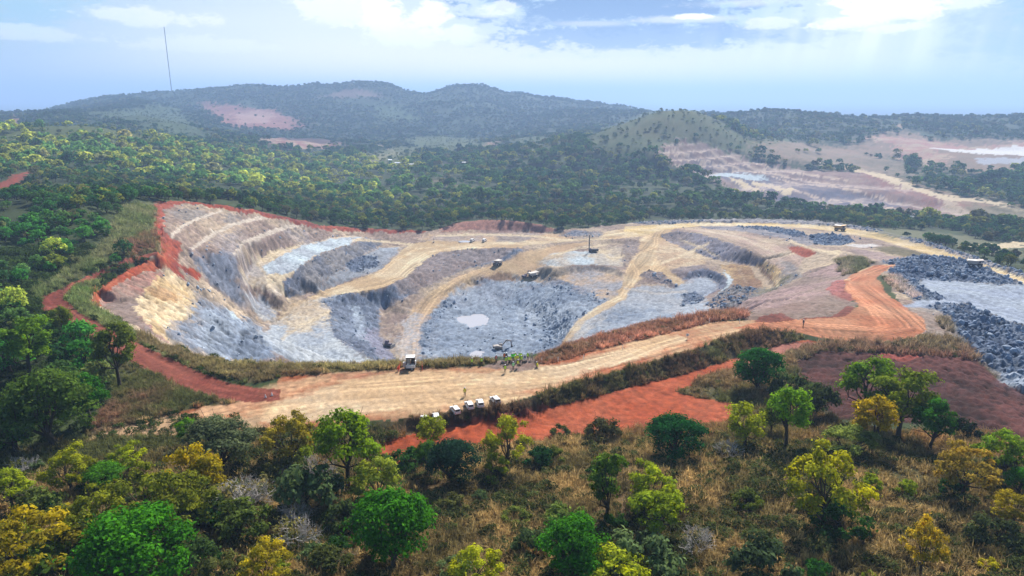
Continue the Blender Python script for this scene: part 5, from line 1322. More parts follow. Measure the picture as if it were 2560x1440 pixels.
def grass_pts(r0, r1, per_m2, ok):
    n = int(.8 * (r1 ** 2 - r0 ** 2) * per_m2)
    r = np.sqrt(rng.random(n) * (r1 ** 2 - r0 ** 2) + r0 ** 2); a = (rng.random(n) - .5) * 1.5
    x, y = r * np.sin(a), r * np.cos(a)
    k = ok(x, y, cat_at(x, y)); return x[k], y[k]
gx1, gy1 = grass_pts(60, 200, 3.2, lambda x, y, c: (c == GRASS) & ((fbm(x / 5, y / 5, 3, 12) > .40) | (rng.random(len(x)) < .25)))
gx2, gy2 = grass_pts(200, 420, .9, lambda x, y, c: c == GRASS)
gx3, gy3 = grass_pts(120, 330, .25, lambda x, y, c: (c == GROUND) & (np.arctan2(x, y) < -.4))
x = np.concatenate([gx1, gx2, gx3]); y = np.concatenate([gy1, gy2, gy3]); n = len(x); z = height(x, y)
fi = np.clip(np.rint(np.interp(np.log(np.hypot(x, y)), LOGR, np.arange(NR))), 0, NR - 1).astype(int)
fj = np.clip(np.rint((np.arctan2(x, y) - AZ[0]) / (AZ[1] - AZ[0])), 0, NA - 1).astype(int)
base_c = C.reshape(NR, NA, 3)[fi, fj]
pat = np.clip((fbm(x / 9, y / 9, 4, 71) - .5) * 3 + .5, 0, 1)
straw = np.array((.50, .36, .15)); oliv = np.array((.16, .16, .05)); umb = np.array((.24, .165, .08))
hill_ = (np.hypot(x, y) < 128) & (y < 122)
tint = base_c * (2.8 + 1.4 * rng.random(n))[:, None]
u = rng.random(n)[:, None]
tint = np.where(hill_[:, None], (straw * pat[:, None] + (oliv * .5 + umb * .5) * (1 - pat[:, None])) * (.6 + .8 * u), tint)
g3 = np.arange(n) >= len(gx1) + len(gx2)
tint[g3] = (np.array((.05, .085, .022)) * (.5 + rng.random((g3.sum(), 1))))
sz = (.7 + .55 * rng.random(n)) * np.where(np.hypot(x, y) > 200, 1.5, np.where(hill_, 1.0, np.where(x < -50, .85, 0.75 + .45 * (fbm(x / 6, y / 6, 2, 8) > .5)))) * np.where(g3, 1.7, 1)
ii = np.where(rng.random(n) < np.where(hill_, .05 + .22 * (fbm(x / 14, y / 14, 3, 44) > .55), .07), 6, rng.integers(0, 6, n)); ii[g3] = 6
weed = (ii == 6) & ~g3
tint[weed] = np.array((.075, .095, .03)) * (.5 + rng.random((weed.sum(), 1))); sz[weed & hill_] *= 1.7
wind = 2.2 + 1.2 * fbm(x / 12, y / 12, 2, 3)
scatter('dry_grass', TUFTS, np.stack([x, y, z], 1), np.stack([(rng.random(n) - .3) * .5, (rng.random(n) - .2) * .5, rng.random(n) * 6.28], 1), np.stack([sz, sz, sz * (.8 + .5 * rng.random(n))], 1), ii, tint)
print('grass', n, round(time.time() - T0, 1))
# ------------------------------------------------------------------ things: builders
def plain(name, col, rough_=.6, metal=0.0, spec=.3):
    m, t, b = new_mat(name, rough_)
    tc = t.node('ShaderNodeTexCoord'); n = t.noise(tc.outputs['Object'], 2.3, 4, .6)
    dust = t.smooth(n, .42, .75)
    t.link(t.mix(t.math('MULTIPLY', dust, .35), (*col, 1), (.42 * .6 + col[0] * .4, .33 * .6 + col[1] * .4, .24 * .6 + col[2] * .4, 1)), b.inputs['Base Color'])
    b.inputs['Metallic'].default_value = metal; b.inputs['Specular IOR Level'].default_value = spec
    return m
M = dict(tray=plain('dusty_tray_steel', (.36, .31, .28), .7), white=plain('white_paint', (.80, .80, .80), .35), glass=plain('dark_glass', (.02, .025, .03), .08, 0, .6), rubber=plain('rubber', (.02, .02, .02), .85),
         steel=plain('grey_steel', (.30, .31, .33), .5, .4), dark=plain('dark_steel', (.035, .035, .04), .6), yellow=plain('machine_yellow', (.55, .30, .05), .5), cream=plain('dusty_cream_paint', (.55, .50, .45), .6),
         orange=plain('orange_paint', (.60, .16, .04), .5), red=plain('red_plastic', (.75, .07, .04), .6), purple=plain('dusty_plum_paint', (.13, .10, .14), .7), chrome=plain('bright_metal', (.6, .6, .62), .3, .7),
         blue=plain('blue_print', (.03, .04, .30), .5), pale_blue=plain('pale_blue_print', (.35, .40, .75), .5), roof_red=plain('rusty_red_roof', (.42, .13, .07), .8), wall=plain('limewashed_wall', (.70, .68, .64), .9), board=plain('white_board', (.82, .82, .84), .5))
class MB:
    """gathers shapes into one mesh"""
    def __init__(s): s.v = []; s.f = []
    def add(s, v, f):
        o = len(s.v); s.v += [tuple(p) for p in v]; s.f += [tuple(i + o for i in q) for q in f]; return s
    def box(s, x0, x1, y0, y1, z0, z1, tap=(1, 1), sh=(0, 0)):
        cx, cy = (x0 + x1) / 2, (y0 + y1) / 2; v = []
        for z, kx, ky, dx, dy in ((z0, 1, 1, 0, 0), (z1, tap[0], tap[1], sh[0], sh[1])):
            for x, y in ((x0, y0), (x1, y0), (x1, y1), (x0, y1)): v.append((cx + (x - cx) * kx + dx, cy + (y - cy) * ky + dy, z))
        return s.add(v, [(3, 2, 1, 0), (4, 5, 6, 7), (0, 1, 5, 4), (1, 2, 6, 5), (2, 3, 7, 6), (3, 0, 4, 7)])
    def bar(s, a, b, r, n=5, r2=None):
        v, f = tube([a, b], [r, r if r2 is None else r2], n)
        return s.add(v, f + [tuple(range(n))[::-1], tuple(range(n, 2 * n))])
    def cyl(s, c, axis, r, w, n=14, r2=None):
        """drum centred on c along axis 'x','y' or 'z', total width w"""
        d = {'x': (w / 2, 0, 0), 'y': (0, w / 2, 0), 'z': (0, 0, w / 2)}[axis]
        return s.bar((c[0] - d[0], c[1] - d[1], c[2] - d[2]), (c[0] + d[0], c[1] + d[1], c[2] + d[2]), r, n, r2)
    def prism(s, prof, y0, y1):
        """side outline (x, z) pulled out between y0 and y1"""
        n = len(prof); v = [(x, y0, z) for x, z in prof] + [(x, y1, z) for x, z in prof]
        return s.add(v, [tuple(range(n)), tuple(range(2 * n - 1, n - 1, -1))] + [(i, i + n, (i + 1) % n + n, (i + 1) % n) for i in range(n)])
    def build(s, name, mat, parent=None, bevel=0.0):
        me = bpy.data.meshes.new(name); me.from_pydata(s.v, [], s.f)
        bm = bmesh.new(); bm.from_mesh(me); bmesh.ops.recalc_face_normals(bm, faces=bm.faces)
        if bevel: bmesh.ops.bevel(bm, geom=list(bm.edges), offset=bevel, segments=1, affect='EDGES', clamp_overlap=True)
        bm.to_mesh(me); bm.free()
        me.materials.append(mat); o = bpy.data.objects.new(name, me); COL.objects.link(o)
        if parent: o.parent = parent
        return o
def thing(name, label, cat_, group=None):
    o = bpy.data.objects.new(name, None); COL.objects.link(o); o['label'] = label; o['category'] = cat_
    if group: o['group'] = group
    return o
def kids(o): return [c for c in bpy.data.objects if c.parent == o]
def dup(o, label=None, parent=None):
    c = o.copy(); COL.objects.link(c)
    if parent: c.parent = parent
    if label: c['label'] = label
    for k in kids(o): dup(k, None, c)
    return c
def put(o, px, py, heading=(0, 1), dz=0.0, s=1.0, zmin=None):
    """stand a thing (front towards +x) on the ground seen at a photo pixel"""
    x, y, z = ground_at(px, py); h = math.atan2(heading[1], heading[0])
    o.location = (x, y, float(height(x, y)) + dz); o.rotation_euler = (0, 0, h); o.scale = (s, s, s); return o

# ------------------------------------------------------------------ radio mast on the ridge
mast = thing('radio_mast', 'tall thin lattice radio mast on the wooded ridge', 'mast')
mx_, my_, mz_ = on_y(428, 219, 2990)
mz_ = float(height(mx_, my_)); mast.location = (mx_, my_, mz_)
MH = 258.0
for k_ in range(3):
    a_ = 2.094 * k_; MB().bar((1.1 * math.cos(a_), 1.1 * math.sin(a_), 0), (1.1 * math.cos(a_), 1.1 * math.sin(a_), MH - 10), .65, 4).build('leg', M['steel'], mast)
for q in range(16):
    b_ = MB(); z0 = q * 15.5
    for j in range(5):
        for k_ in range(3):
            a0, a1 = 2.094 * k_, 2.094 * (k_ + 1); zz = z0 + 3 * j
            b_.bar((1.1 * math.cos(a0), 1.1 * math.sin(a0), zz), (1.1 * math.cos(a1), 1.1 * math.sin(a1), zz + 3), .38, 3)
    b_.build('lattice', M['steel' if q % 2 else 'dark'], mast)
MB().bar((0, 0, MH - 10), (0, 0, MH), .25, 5, .08).cyl((0, 0, MH - 12), 'z', 1.5, 4, 8).build('antenna', M['steel'], mast)

# ------------------------------------------------------------------ white four wheel drive cars
def wheel(parent, x, y, r, w, rimcol, rim_r=.55):
    t = MB().cyl((x, y, r), 'y', r, w, 16).build('wheel', M['rubber'], parent)
    MB().cyl((x, y, r), 'y', r * rim_r, w + .04, 10).build('rim', rimcol, t)
def make_car():
    c = thing('offroad_car', '', 'car', 'white cars parked on the edge of the haul road')
    MB().prism([(-2.4, .45), (2.3, .45), (2.42, .75), (2.38, 1.05), (1.2, 1.18), (-2.35, 1.18), (-2.42, .8)], -.93, .93).build('body', M['white'], c, .06)
    MB().add([(-2.32, -.86, 1.18), (1.15, -.86, 1.18), (1.15, .86, 1.18), (-2.32, .86, 1.18), (-2.2, -.74, 1.82), (.55, -.74, 1.82), (.55, .74, 1.82), (-2.2, .74, 1.82)], [(0, 1, 5, 4), (1, 2, 6, 5), (2, 3, 7, 6), (3, 0, 4, 7), (4, 5, 6, 7)]).build('cabin', M['white'], c)
    MB().box(-2.24, .58, -.78, .78, 1.82, 1.92).build('roof', M['white'], c, .03)
    for s_ in (-1, 1):
        for x0, x1 in ((-2.1, -1.35), (-1.25, -.4), (-.3, .55)):
            MB().add([(x0, s_ * .855, 1.28), (x1 + (.2 if x1 > 0 else 0), s_ * .855, 1.28), (x1, s_ * .775, 1.72), (x0 + .03, s_ * .775, 1.72), (x0, s_ * .825, 1.28), (x1, s_ * .825, 1.28), (x1, s_ * .745, 1.72), (x0, s_ * .745, 1.72)], [(0, 1, 2, 3), (7, 6, 5, 4), (0, 4, 5, 1), (1, 5, 6, 2), (2, 6, 7, 3), (3, 7, 4, 0)]).build('side_window', M['glass'], c)
        MB().box(2.36, 2.44, s_ * .72 - .16, s_ * .72 + .16, .78, .98).build('headlight', M['chrome'], c)
        MB().box(-2.46, -2.39, s_ * .78 - .08, s_ * .78 + .08, .8, 1.05).build('tail_light', M['red'], c)
        MB().box(.7, .85, s_ * .98 - .1, s_ * .98 + .1, 1.2, 1.42).build('mirror', M['dark'], c)
        for x in (-1.45, 1.45): wheel(c, x, s_ * .82, .39, .26, M['chrome'])
    MB().add([(-2.345, -.7, 1.28), (-2.345, .7, 1.28), (-2.25, .62, 1.72), (-2.25, -.62, 1.72), (-2.3, -.7, 1.28), (-2.3, .7, 1.28), (-2.2, .62, 1.72), (-2.2, -.62, 1.72)], [(0, 1, 2, 3), (7, 6, 5, 4), (0, 4, 5, 1), (1, 5, 6, 2), (2, 6, 7, 3), (3, 7, 4, 0)]).build('rear_window', M['glass'], c)
    MB().add([(1.16, -.76, 1.24), (1.16, .76, 1.24), (.64, .66, 1.76), (.64, -.66, 1.76), (1.1, -.76, 1.22), (1.1, .76, 1.22), (.58, .66, 1.74), (.58, -.66, 1.74)], [(3, 2, 1, 0), (4, 5, 6, 7), (0, 1, 5, 4), (1, 2, 6, 5), (2, 3, 7, 6), (3, 0, 4, 7)]).build('windscreen', M['glass'], c)
    MB().box(2.38, 2.56, -.85, .85, .45, .68).build('bumper', M['dark'], c, .03)
    MB().bar((-.9, .7, 1.9), (-.9, .7, 2.9), .03, 4).box(-.98, -.82, .62, .78, 2.75, 3.0).build('beacon_pole', M['dark'], c)
    return c
car = make_car()
CARS = [(1230, 1006, 'white car at the upper end of the parked row with dark side windows'), (1197, 1013, 'white car second from the upper end of the parked row'), (1166, 1019, 'white car third from the upper end with its bonnet to the road'),
        (1128, 1027, 'white car fourth along with its lower half hidden by brush'), (1086, 1040, 'white car fifth along beside a green shrub'), (1052, 1046, 'white car sixth along of which little but the roof shows')]
for i, (px, py, lb) in enumerate(CARS):
    c = car if i == 0 else dup(car)
    c['label'] = lb
    put(c, px + 6 + (2, -3, 1, 4, -2, 3, 0)[i], py + (0, 1, 0, 4, 9, 9, 16)[i], (-.40 + .1 * (i * 2 % 3), .92), 0, .68)
for px, py, lb in ((1181, 604, 'tiny white pickup by a pale puddle on the far pit bench'), (1211, 604, 'tiny white car right of another on the far pit bench')):
    c = dup(car, lb); c['group'] = 'light vehicles on the far bench'; put(c, px, py, (.3, .95), 0, 1.15)

# ------------------------------------------------------------------ trailer with booth, and its red netting
tr_ = thing('trailer_booth', 'white trailer with dark framed glazed booth at the pit rim', 'trailer')
MB().box(-1.0, 1.0, -.9, .2, .45, 1.15).build('locker', M['white'], tr_, .03)
MB().box(-1.02, 1.02, -.93, -.90, .82, .86).build('locker_band', M['steel'], tr_)
MB().box(-1.25, 1.05, -.9, 1.2, .38, .45).build('chassis', M['dark'], tr_)
MB().box(-1.75, -1.05, -.3, .6, .46, 1.55).build('cabinet', M['cream'], tr_, .03)
fr = MB()
for x in (-.92, .92):
    for y in (-.6, 1.1): fr.box(x - .06, x + .06, y - .06, y + .06, 1.15 if y < 0 else .45, 2.85)
fr.box(-.97, .97, -.66, -.54, 2.62, 2.85).box(-.97, .97, 1.04, 1.16, 2.62, 2.85).box(-.1, .0, -.66, -.56, 1.15, 2.62).box(-.97, .97, -.66, -.56, 1.12, 1.24)
fr.build('booth_frame', M['dark'], tr_)
MB().box(-1.02, 1.0, -.75, 1.2, 2.86, 2.96).build('roof', M['white'], tr_, .02)
MB().box(-.86, -.1, 1.0, 1.03, .5, 2.6).build('back_panel', M['cream'], tr_)
MB().box(0.0, .86, 1.0, 1.03, 1.7, 2.6).build('back_panel', M['white'], tr_)
MB().box(.05, .85, .1, .9, .5, 1.75).box(.1, .8, .7, .9, 1.75, 2.1).build('engine_block', M['dark'], tr_)
MB().box(1.02, 1.22, -.2, .6, 1.0, 1.9).build('side_panel', M['white'], tr_)
for y in (-.72, 1.0):
    t = MB().cyl((.35, y, .3), 'y', .33, .22, 16).build('wheel', M['rubber'], tr_); MB().cyl((.35, y, .3), 'y', .2, .26, 12).build('rim', M['white'], t)
MB().bar((1.05, 0, .42), (2.2, 0, .42), .06, 5).bar((-1.25, -.7, .42), (-1.6, -.7, -.02), .05, 5).build('drawbar', M['dark'], tr_)
put(tr_, 1027, 922, (1, .06), .02)
net = thing('safety_netting', 'orange red safety netting on stakes around the trailer', 'barrier')
NP = [(-2.6, -1.6), (-2.5, 1.5), (0, 2.2), (2.5, 1.7), (2.7, -1.3)]
for x, y in NP: MB().bar((x, y, -.2), (x, y, 1.5 if x < 0 else 1.15), .05, 5).build('stake', M['red'], net)
nm_ = plain('red_net', (.80, .10, .05), .8)
for (x0, y0), (x1, y1) in zip(NP[:-1], NP[1:]):
    b_ = MB(); n_ = 9
    for i in range(n_):
        z = .2 + .1 * i; b_.bar((x0, y0, z), ((x0 + x1) / 2, (y0 + y1) / 2, z - .12), .016, 3).bar(((x0 + x1) / 2, (y0 + y1) / 2, z - .12), (x1, y1, z), .016, 3)
    for i in range(14):
        t = i / 13; z = -.12 * (1 - abs(2 * t - 1)); b_.bar((x0 + (x1 - x0) * t, y0 + (y1 - y0) * t, .2 + z), (x0 + (x1 - x0) * t, y0 + (y1 - y0) * t, 1.0 + z), .016, 3)
    o = b_.build('netting', nm_, net)
MB().box(-3.0, -2.3, -1.7, -1.55, .55, 1.15, (.5, 1)).build('warning_flag', M['red'], net)
put(net, 1027, 922, (1, .06), .02)

# ------------------------------------------------------------------ people
SKIN = plain('skin', (.20, .11, .07), .6); TROUS = plain('navy_trousers', (.02, .022, .035), .8); SHIRT = plain('dark_shirt', (.03, .035, .05), .8); BOOT = plain('boots', (.03, .022, .016), .8)
def vivid(name, col):
    m, t, b = new_mat(name, .7); b.inputs['Base Color'].default_value = (*col, 1); return m
HIVIS = {'lime': vivid('lime_vest', (.60, .90, .03)), 'green': vivid('green_vest', (.14, .90, .05)), 'yellow': vivid('yellow_vest', (.90, .80, .05)), 'mint': vivid('mint_vest', (.45, .90, .38)),
         'orange': vivid('orange_vest', (.90, .17, .03)), 'red': plain('faded_red_vest', (.75, .22, .16), .7), 'dark': plain('dark_jacket', (.03, .03, .05), .8), 'beige': plain('beige_vest', (.62, .58, .42), .7)}
REFL = plain('silver_tape', (.75, .75, .75), .4)
PALETR = plain('pale_trousers', (.55, .53, .50), .8)
def figure(pose):
    """skeleton -> one smooth body"""
    P_ = {}
    if pose == 'crouch':
        P_ = dict(pelvis=(0, 0, .42), belly=(.06, 0, .62), chest=(.14, 0, .86), neck=(.18, 0, 1.04), head=(.22, 0, 1.18), crown=(.22, 0, 1.29))
        legs = [[(.02, s * .1, .40), (.40, s * .16, .50), (.10, s * .15, .10), (.26, s * .16, .04)] for s in (1, -1)]
        arms = [[(.15, s * .19, .97), (.30, s * .26, .74), (.48, s * .16, .62), (.56, s * .13, .60)] for s in (1, -1)]
    else:
        sp = {'stand': .0, 'stride': .16, 'wide': .05}[pose]
        P_ = dict(pelvis=(0, 0, .94), belly=(.01, 0, 1.10), chest=(.02, 0, 1.32), neck=(.02, 0, 1.50), head=(.05, 0, 1.62), crown=(.04, 0, 1.74))
        legs = [[(0, s * .10, .90), (.03 + s * sp, s * (.11 if pose != 'wide' else .16), .49), (-.03 + s * sp * 1.3, s * (.12 if pose != 'wide' else .22), .09), (.13 + s * sp * 1.3, s * (.13 if pose != 'wide' else .24), .035)] for s in (1, -1)]
        ar = {'stand': ((-.02, .27, 1.13), (.06, .28, .90), (.09, .28, .80)), 'stride': ((-.06, .27, 1.13), (.10, .30, .92), (.14, .30, .83)), 'wide': ((-.05, .36, 1.18), (.12, .22, 1.02), (.18, .14, 1.00))}[pose]
        arms = [[(.02, s * .20, 1.43)] + [(p[0] * (1 if s > 0 or pose != 'stride' else -1), s * p[1], p[2]) for p in ar] for s in (1, -1)]
    vs, es, rs = [], [], []
    def v(p, r): vs.append(p); rs.append(r); return len(vs) - 1
    pe = v(P_['pelvis'], (.135, .165)); be = v(P_['belly'], (.115, .145)); ch = v(P_['chest'], (.125, .175)); ne = v(P_['neck'], (.06, .06)); he = v(P_['head'], (.095, .08)); cr = v(P_['crown'], (.06, .055))
    es += [(pe, be), (be, ch), (ch, ne), (ne, he), (he, cr)]
    hd = P_['head']; no = v((hd[0] + .105, 0, hd[2] - .01), (.016, .016)); es.append((he, no))
    for L_ in legs:
        q = pe
        for p, r in zip(L_, (.10, .068, .045, .045)): k = v(p, (r, r)); es.append((q, k)); q = k
    for L_ in arms:
        q = ch
        for p, r in zip(L_, (.062, .045, .034, .038)): k = v(p, (r, r * .8)); es.append((q, k)); q = k
        d = np.array(L_[3]) - np.array(L_[2]); d = d / np.linalg.norm(d); sd = np.cross(d, (0, 1, 0)); sd = sd / (np.linalg.norm(sd) + 1e-9)
        b_ = np.array(L_[3])
        for fi_, (off, ln) in enumerate(((-.03, .07), (-.01, .082), (.01, .078), (.028, .06))):
            a0 = b_ + sd * off + d * .04; a1 = a0 + d * ln * .5; a2 = a1 + d * ln * .45 + np.array((.012, 0, 0))
            k0 = v(tuple(a0), (.010, .010)); k1 = v(tuple(a1), (.009, .009)); k2 = v(tuple(a2), (.008, .008)); es += [(q, k0), (k0, k1), (k1, k2)]
        t0 = b_ + sd * -.04; t1 = t0 + d * .035 + sd * -.02; k0 = v(tuple(t0), (.011, .011)); k1 = v(tuple(t1), (.009, .009)); es += [(q, k0), (k0, k1)]
    me = bpy.data.meshes.new('body'); me.from_pydata(vs, es, [])
    o = bpy.data.objects.new('body_tmp', me); COL.objects.link(o)
    sk = o.modifiers.new('s', 'SKIN'); sb = o.modifiers.new('b', 'SUBSURF'); sb.levels = 1; sb.render_levels = 1
    for d_, r in zip(me.skin_vertices[0].data, rs): d_.radius = r
    me.skin_vertices[0].data[0].use_root = True
    dg = bpy.context.evaluated_depsgraph_get(); res_ = bpy.data.meshes.new_from_object(o.evaluated_get(dg))
    bpy.data.objects.remove(o)
    res_.name = 'body'; res_.materials.clear()
    for m in (SKIN, SHIRT, TROUS, BOOT): res_.materials.append(m)
    hip = P_['pelvis'][2] + .04; nk = P_['neck'][2] + .02; hands = [np.array(L_[3]) for L_ in arms]
    for p in res_.polygons:
        c_ = np.array(p.center); p.use_smooth = True
        if min(np.linalg.norm(c_ - h_) for h_ in hands) < .13 or (c_[2] > nk): k = 0
        elif pose == 'crouch': k = 2 if (c_[2] < .56 and c_[2] > .14) else 3 if c_[2] <= .14 else 1
        else: k = 3 if c_[2] < .12 else 2 if (c_[2] < hip and abs(c_[1]) < .27) else 1
        p.material_index = k
    return res_, P_
def vest_mesh(P_, a, b_, ya, yb, grow):
    """shell round the torso between two heights along the spine"""
    sp = [np.array(P_[k]) for k in ('pelvis', 'belly', 'chest', 'neck')]; zs = [p[2] for p in sp]
    v, f = [], []; n = 12; rows = 5
    for i in range(rows):
        t = a + (b_ - a) * i / (rows - 1); z = zs[0] + (zs[-1] - zs[0]) * t
        c_ = np.array([np.interp(z, zs, [p[k] for p in sp]) for k in range(3)])
        rx, ry = np.interp(t, (0, .3, .7, .9, 1), (.165, .145, .155, .13, .08)) + grow, np.interp(t, (0, .3, .7, .9, 1), (.20, .185, .225, .20, .09)) + grow
        for k in range(n):
            an = 6.2832 * k / n; v.append((c_[0] + rx * math.cos(an), c_[1] + ry * math.sin(an), z))
    for i in range(rows - 1):
        for k in range(n): f.append((i * n + k, i * n + (k + 1) % n, (i + 1) * n + (k + 1) % n, (i + 1) * n + k))
    return v, f
FIG = {p: figure(p) for p in ('stand', 'stride', 'wide', 'crouch')}
def person(px, py, face, pose, vest, label, group=None, trousers=None, helmet=True, s=1.0):
    me, P_ = FIG[pose]
    r = thing('person', label, 'person', group)
    b_ = bpy.data.objects.new('body', me); COL.objects.link(b_); b_.parent = r
    if trousers:
        b_.material_slots[2].link = 'OBJECT'; b_.material_slots[2].material = trousers
    vm_ = MB(); vm_.add(*vest_mesh(P_, -.10, .98, 0, 0, .045)); vo = vm_.build('vest', HIVIS[vest], r)
    MB().add(*vest_mesh(P_, .22, .32, 0, 0, .052)).build('reflective_band', REFL, vo)
    hd = P_['head']
    if helmet:
        h = MB(); n = 12; rings = [(.150, -.005), (.128, .01), (.122, .05), (.09, .10), (.03, .125)]
        vv = []; ff = []
        for rr_, zz_ in rings:
            for k in range(n): vv.append((hd[0] - .005 + rr_ * 1.08 * math.cos(6.2832 * k / n), rr_ * .95 * math.sin(6.2832 * k / n), hd[2] + .055 + zz_))
        for i in range(len(rings) - 1):
            for k in range(n): ff.append((i * n + k, i * n + (k + 1) % n, (i + 1) * n + (k + 1) % n, (i + 1) * n + k))
        ff.append(tuple(range((len(rings) - 1) * n, len(rings) * n)))
        h.add(vv, ff).build('helmet', M['white'], r)
    put(r, px, py, face, .0, s * 1.12)
    return r
GRP = 'visitors in hi-vis gathered at the lookout'
PEOPLE = [
 (1180, 914.5, (-.1, 1), 'stand', 'lime', 'person in lime vest standing alone left of the lookout, farther from the group'), (1204, 913, (.2, 1), 'stride', 'lime', 'person in lime vest with legs apart between the posts left of the lookout'),
 (1240.5, 906.5, (.3, 1), 'stand', 'red', 'person in faded red top at the rim by a white post'), (1261, 901, (.4, 1), 'stand', 'orange', 'person in bright orange vest at the left rear of the group'),
 (1266, 901.5, (.6, .8), 'stand', 'dark', 'person in dark jacket beside the one in bright orange'), (1265, 911.5, (.8, .5), 'stride', 'lime', 'person in lime vest walking up to the left side of the group'),
 (1272, 909.5, (.2, 1), 'stand', 'lime', 'left of two people in lime vests side by side at the front of the group'), (1276, 909.5, (0, 1), 'wide', 'yellow', 'right of two people side by side at the front of the group'),
 (1280, 902, (.2, 1), 'wide', 'green', 'person in vivid green vest, left of the green pair at the rear'), (1285, 902, (-.2, 1), 'stand', 'green', 'person in vivid green vest, right of the green pair at the rear'),
 (1288.5, 900, (.1, 1), 'stand', 'lime', 'person in lime vest at the rear centre of the group'), (1288.5, 908, (.1, 1), 'stand', 'yellow', 'person in yellow vest and pale trousers in the middle of the group'),
 (1294.5, 906, (0, 1), 'wide', 'yellow', 'person in yellow vest with elbows out right of the pale trousers'), (1298.5, 900, (-.2, 1), 'stand', 'mint', 'person in pale green top at the rear right of the group'),
 (1303.5, 908.5, (-.2, 1), 'wide', 'lime', 'person in lime vest at the front right, left of the white board'), (1302.5, 900.5, (-.1, 1), 'stand', 'lime', 'person in lime vest just left of the white board'),
 (1295, 919, (0, 1), 'wide', 'yellow', 'person in yellow shirt and dark shorts standing behind the group'), (1283, 924.5, (.1, 1), 'stride', 'mint', 'person in mint green vest walking towards the group'),
 (1263, 932, (.1, 1), 'stand', 'lime', 'person in lime vest nearest the haul road, below the group'), (1319.5, 900, (.5, .8), 'stand', 'lime', 'person in lime vest right of the white board'),
 (1329, 900.5, (.4, .9), 'wide', 'beige', 'person in beige vest at the right end by the slope'), (1344, 919.5, (-.8, .3), 'crouch', 'yellow', 'person in yellow crouching right of the dark gravel patch'),
 (1162, 990.5, (.2, 1), 'stand', 'yellow', 'lone person in yellow shirt and dark trousers on the haul road'), (2008, 815, (-.8, -.3), 'stride', 'dark', 'lone dark dressed person on the orange bend of the road')]
for i, a in enumerate(PEOPLE):
    person(*a, group=GRP if 3 <= i <= 20 else None, trousers=PALETR if i == 11 else None)
# display board at the lookout
bd = thing('display_board', 'white display board with dark blue square at the lookout', 'sign')
MB().box(-.38, .38, -.02, .02, .25, 1.35).build('panel', M['board'], bd)
MB().box(-.21, .21, -.027, -.021, .62, 1.08).build('blue_square', M['blue'], bd)
MB().box(-.08, .08, -.033, -.028, .74, .98).box(-.13, -.09, -.033, -.028, .70, .78).build('emblem', M['pale_blue'], bd)
for x in (-.3, .3): MB().bar((x, .03, .9), (x, .35, 0), .025, 4).bar((x, 0, .3), (x, -.02, 0), .02, 4).build('leg', M['steel'], bd)
put(bd, 1312, 901, (1, 0))
# white marker posts along the rim
post = None
POSTS = [(873, 917), (1084, 909), (1151, 902), (1209, 904), (1255, 907), (1354, 907), (1459, 899), (1557, 873), (1773, 806), (1849, 808), (1395, 905)]
PL = ['far left by the tall grass', 'next right after the trailer', 'between the trailer and the standing visitors', 'between the two lone visitors', 'at the left side of the visitor group', 'right of the crouching person', 'at the start of the brown grass slope', 'halfway up the brown grass slope', 'in the pale brush where the road bends', 'farthest right beside the road bend', 'in the stony slope right of the lookout']
for i, (px, py) in enumerate(POSTS):
    if post is None:
        post = thing('marker_post', '', 'post', 'white marker posts along the pit rim'); MB().bar((0, 0, -.2), (0, 0, 1.2), .07, 6).build('shaft', M['board'], post); MB().cyl((0, 0, 1.23), 'z', .085, .06, 6).build('cap', M['steel'], post); o = post
    else: o = dup(post)
    o['label'] = 'white marker post on the rim, ' + PL[i]; put(o, px, py)
# numbered sign
sg = thing('number_sign', 'small white roadside sign with blue number two', 'sign')
MB().bar((0, .03, -.2), (0, .03, 1.0), .03, 5).build('post', M['steel'], sg)
MB().cyl((0, 0, 1.2), 'y', .42, .04, 18).build('plate', M['board'], sg)
fc_ = bpy.data.curves.new('number', 'FONT'); fc_.body = '2'; fc_.size = .62; fc_.extrude = .006; fc_.align_x = 'CENTER'; fc_.align_y = 'CENTER'; fc_.materials.append(M['blue'])
fo = bpy.data.objects.new('number_tmp', fc_); COL.objects.link(fo)
nme = bpy.data.meshes.new_from_object(fo.evaluated_get(bpy.context.evaluated_depsgraph_get())); bpy.data.objects.remove(fo)
fo = bpy.data.objects.new('number', nme); COL.objects.link(fo); fo.parent = sg; fo.location = (0, -.03, 1.2); fo.rotation_euler = (math.pi / 2, 0, 0)
put(sg, 1718, 848, (1, -.1))
# two little white cones where the red track meets the road
for i, (px, py) in enumerate(((664, 994), (680, 989))):
    c = thing('traffic_cone', 'small white cone %s where the red track joins the sandy road' % ('left of another' if i == 0 else 'right of another'), 'cone', 'cones at the track junction')
    MB().bar((0, 0, .04), (0, 0, .75), .2, 8, .04).build('cone_body', M['board'], c); MB().box(-.25, .25, -.25, .25, 0, .05).build('foot', M['dark'], c); put(c, px, py)

